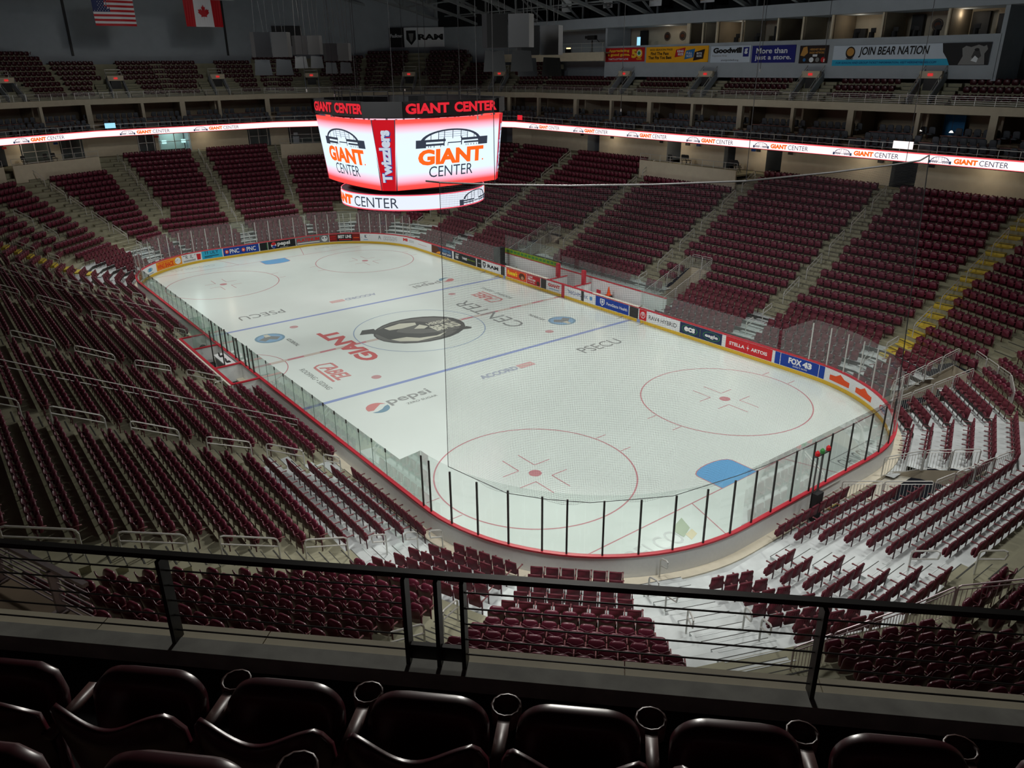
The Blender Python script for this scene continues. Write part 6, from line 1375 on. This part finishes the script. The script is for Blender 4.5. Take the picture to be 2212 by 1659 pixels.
# ------------------------------------------------------------------ foreground: upper deck ledge, railing, side balcony
KN = 6
def N6(t, D, z): return fpt(KN, t, D, z)
b = MB()
def fore(D0, D1, z0, z1, m, n=22):
    for j in range(n):
        t0, t1 = -6+14*j/n*1.0-1, -6+14*(j+1)/n-1
        b.box(N6((t0+t1)/2, (D0+D1)/2, (z0+z1)/2), ((t1-t0)-.006, D1-D0, z1-z0), m, ux=FAC[KN][2])
fore(19.71, 19.82, 13.5, 14.10, 'ledge_tile', 14); fore(19.82, 19.93, 13.5, 14.105, 'ledge_dark', 1)
b.build('trim_ledge', kind='structure')
b = MB(); T_ = FAC[KN][2]
b.box(N6(0, 20.4, 13.9), (18, .94, .2), 'black', ux=T_)  # floor behind the ledge coloured black to stand for deep shade
for j in range(5): b.box(N6(0, 21.27+.82*j, 13.82+.5*j), (18, .82, .4), 'brown_floor', ux=T_); b.box(N6(0, 20.87+.82*j, 13.8+.5*j), (18, .03, .5), 'dark_wall', ux=T_)
b.build('floor_foreground', kind='structure')
fr = empty('deck_railing', N6(0, 19.83, 14.1), 0, label='black metal railing with horizontal cables across the foreground', cat='railing'); o0 = np.array(fr.location)
def fin(mb, nm, **kw): mb.v = [tuple(np.array(v)-o0) for v in mb.v]; return mb.build(nm, parent=fr, **kw)
mb = MB(); mb.bar(N6(6.2, 19.80, 14.67), N6(.21, 19.83, 14.66), 0.042, .03, 'black_metal'); mb.bar(N6(.21, 19.83, 14.66), N6(-6.5, 19.83, 14.67), .042, .03, 'black_metal'); fin(mb, 'top_rail')
for t in (1.93, .155, .02, -.15, -1.49, -2.78, 3.6, -4.3):
    mb = MB(); mb.box(N6(t, 19.835, 14.375), (.022, .085, .55), 'black_metal', ux=T_); fin(mb, 'post')
mb = MB(); mb.box(N6(0, 19.835, 14.17), (.3, .03, .09), 'black_metal', ux=T_); fin(mb, 'base_plate')
for q in range(5):
    z = 14.17+.1*q
    mb = MB(); mb.tube([N6(6.2, 19.835, z), N6(.155, 19.835, z)], .005, 'black_metal'); mb.tube([N6(-.15, 19.835, z), N6(-6.5, 19.835, z)], .005, 'black_metal'); fin(mb, 'cable')
# suite balcony at the lower left, seen past the ledge
def N5(t, D, z): return fpt(5, t, D, z)
b = MB(); t0, t1 = tspan(5, 16.4)
b.box(N5((t0+t1)/2, 18.2, 10.85), (t1-t0+.1, 3.7, .3), 'brown_floor', ux=FAC[5][2]); b.build('floor_balcony', kind='structure')
br = empty('balcony_railing', N5(0, 16.45, 11.0), 0, label='pinkish metal railing of the balcony at the lower left', cat='railing'); o1 = np.array(br.location)
mb = MB(); mb.bar(N5(t0, 16.45, 11.62), N5(t1, 16.45, 11.62), .07, .05, 'steel_pink')
mb.v = [tuple(np.array(v)-o1) for v in mb.v]; mb.build('top_rail', parent=br)
for t in np.arange(t0+.3, t1, 1.28):
    mb = MB(); mb.box(N5(t, 16.47, 11.3), (.05, .1, .6), 'steel_pink', ux=FAC[5][2]); mb.box(N5(t, 16.5, 11.01), (.14, .2, .02), 'steel_pink', ux=FAC[5][2]); mb.v = [tuple(np.array(v)-o1) for v in mb.v]; mb.build('post', parent=br)
for q in range(6):
    mb = MB(); mb.tube([N5(t0, 16.45, 11.08+.085*q), N5(t1, 16.45, 11.08+.085*q)], .012, 'steel_pink', 5); mb.v = [tuple(np.array(v)-o1) for v in mb.v]; mb.build('cable', parent=br)
# dim room lights inside the press box and under the suite overhang
def bulb(p, e, col=(1, .86, .66), r=.15):
    l = bpy.data.lights.new('ceiling_lamp', 'POINT'); l.energy = e; l.color = col; l.shadow_soft_size = r; o = bpy.data.objects.new('ceiling_lamp', l); C.objects.link(o); o.location = p
for x in (12, 3, -8, -16): bulb((x, Y0-1.6, 20.1), 14)
for k, t in [(12, x) for x in (-22, -13, -4, 5, 14)]+[(0, -2), (1, 1), (2, 0)]: bulb(fpt(k, t, 17.9, 10.3), 26)
# wall with blue light put into its colour, and small lamps in a right-hand suite, little screens on the rail
flat('blue_light_paint', (0, 96, 150)); mb = MB(); mb.box((-17.3, -35.9, 12.4), (1.5, .1, 1.9), 'blue_light_paint'); centred(mb, 'wall_screen', label='suite wall with blue light painted on, right of centre, under the bear banner', cat='panel')
for j, x in enumerate((-16.1, -18.2)):
    mb = MB(); mb.cyl((0, 0, 0), .16, .14, 'lamp_white' if 'lamp_white' in MATS else (emis('lamp_white', (1, .95, .85), 1.5), 'lamp_white')[1], 10, .05); mb.bar((0, 0, .1), (0, 0, 1.3), .02, .02, 'black'); o_ = mb.build('pendant_lamp', label='small bright hanging lamp in the right-hand suites, %s' % ('far one' if j == 0 else 'near one'), cat='lamp'); o_.location = (x, -33.6, 12.3)
for k, t, wd, m_, l in ((12, -16.9, 1.4, 'led_white', 'small red and white screen on the railing above the ribbon, right side'), (12, 26.4, .8, 'neon_red', 'small pink screen on the railing right of the scoreboard'), (0, 7.9, 1.0, 'monitor_blue', 'small blue screen on the railing above the ribbon, left side')):
    o_ = centred((lambda b_: (b_.box(fpt(k, t, 16.7, 11.62), (wd, .06, .5), m_, ux=FAC[k][2]), b_)[1])(MB()), 'rail_screen', label=l, cat='screen')
print('SEATS', {k: len(v) for k, v in seats.items()}, 'objects', len(bpy.data.objects))
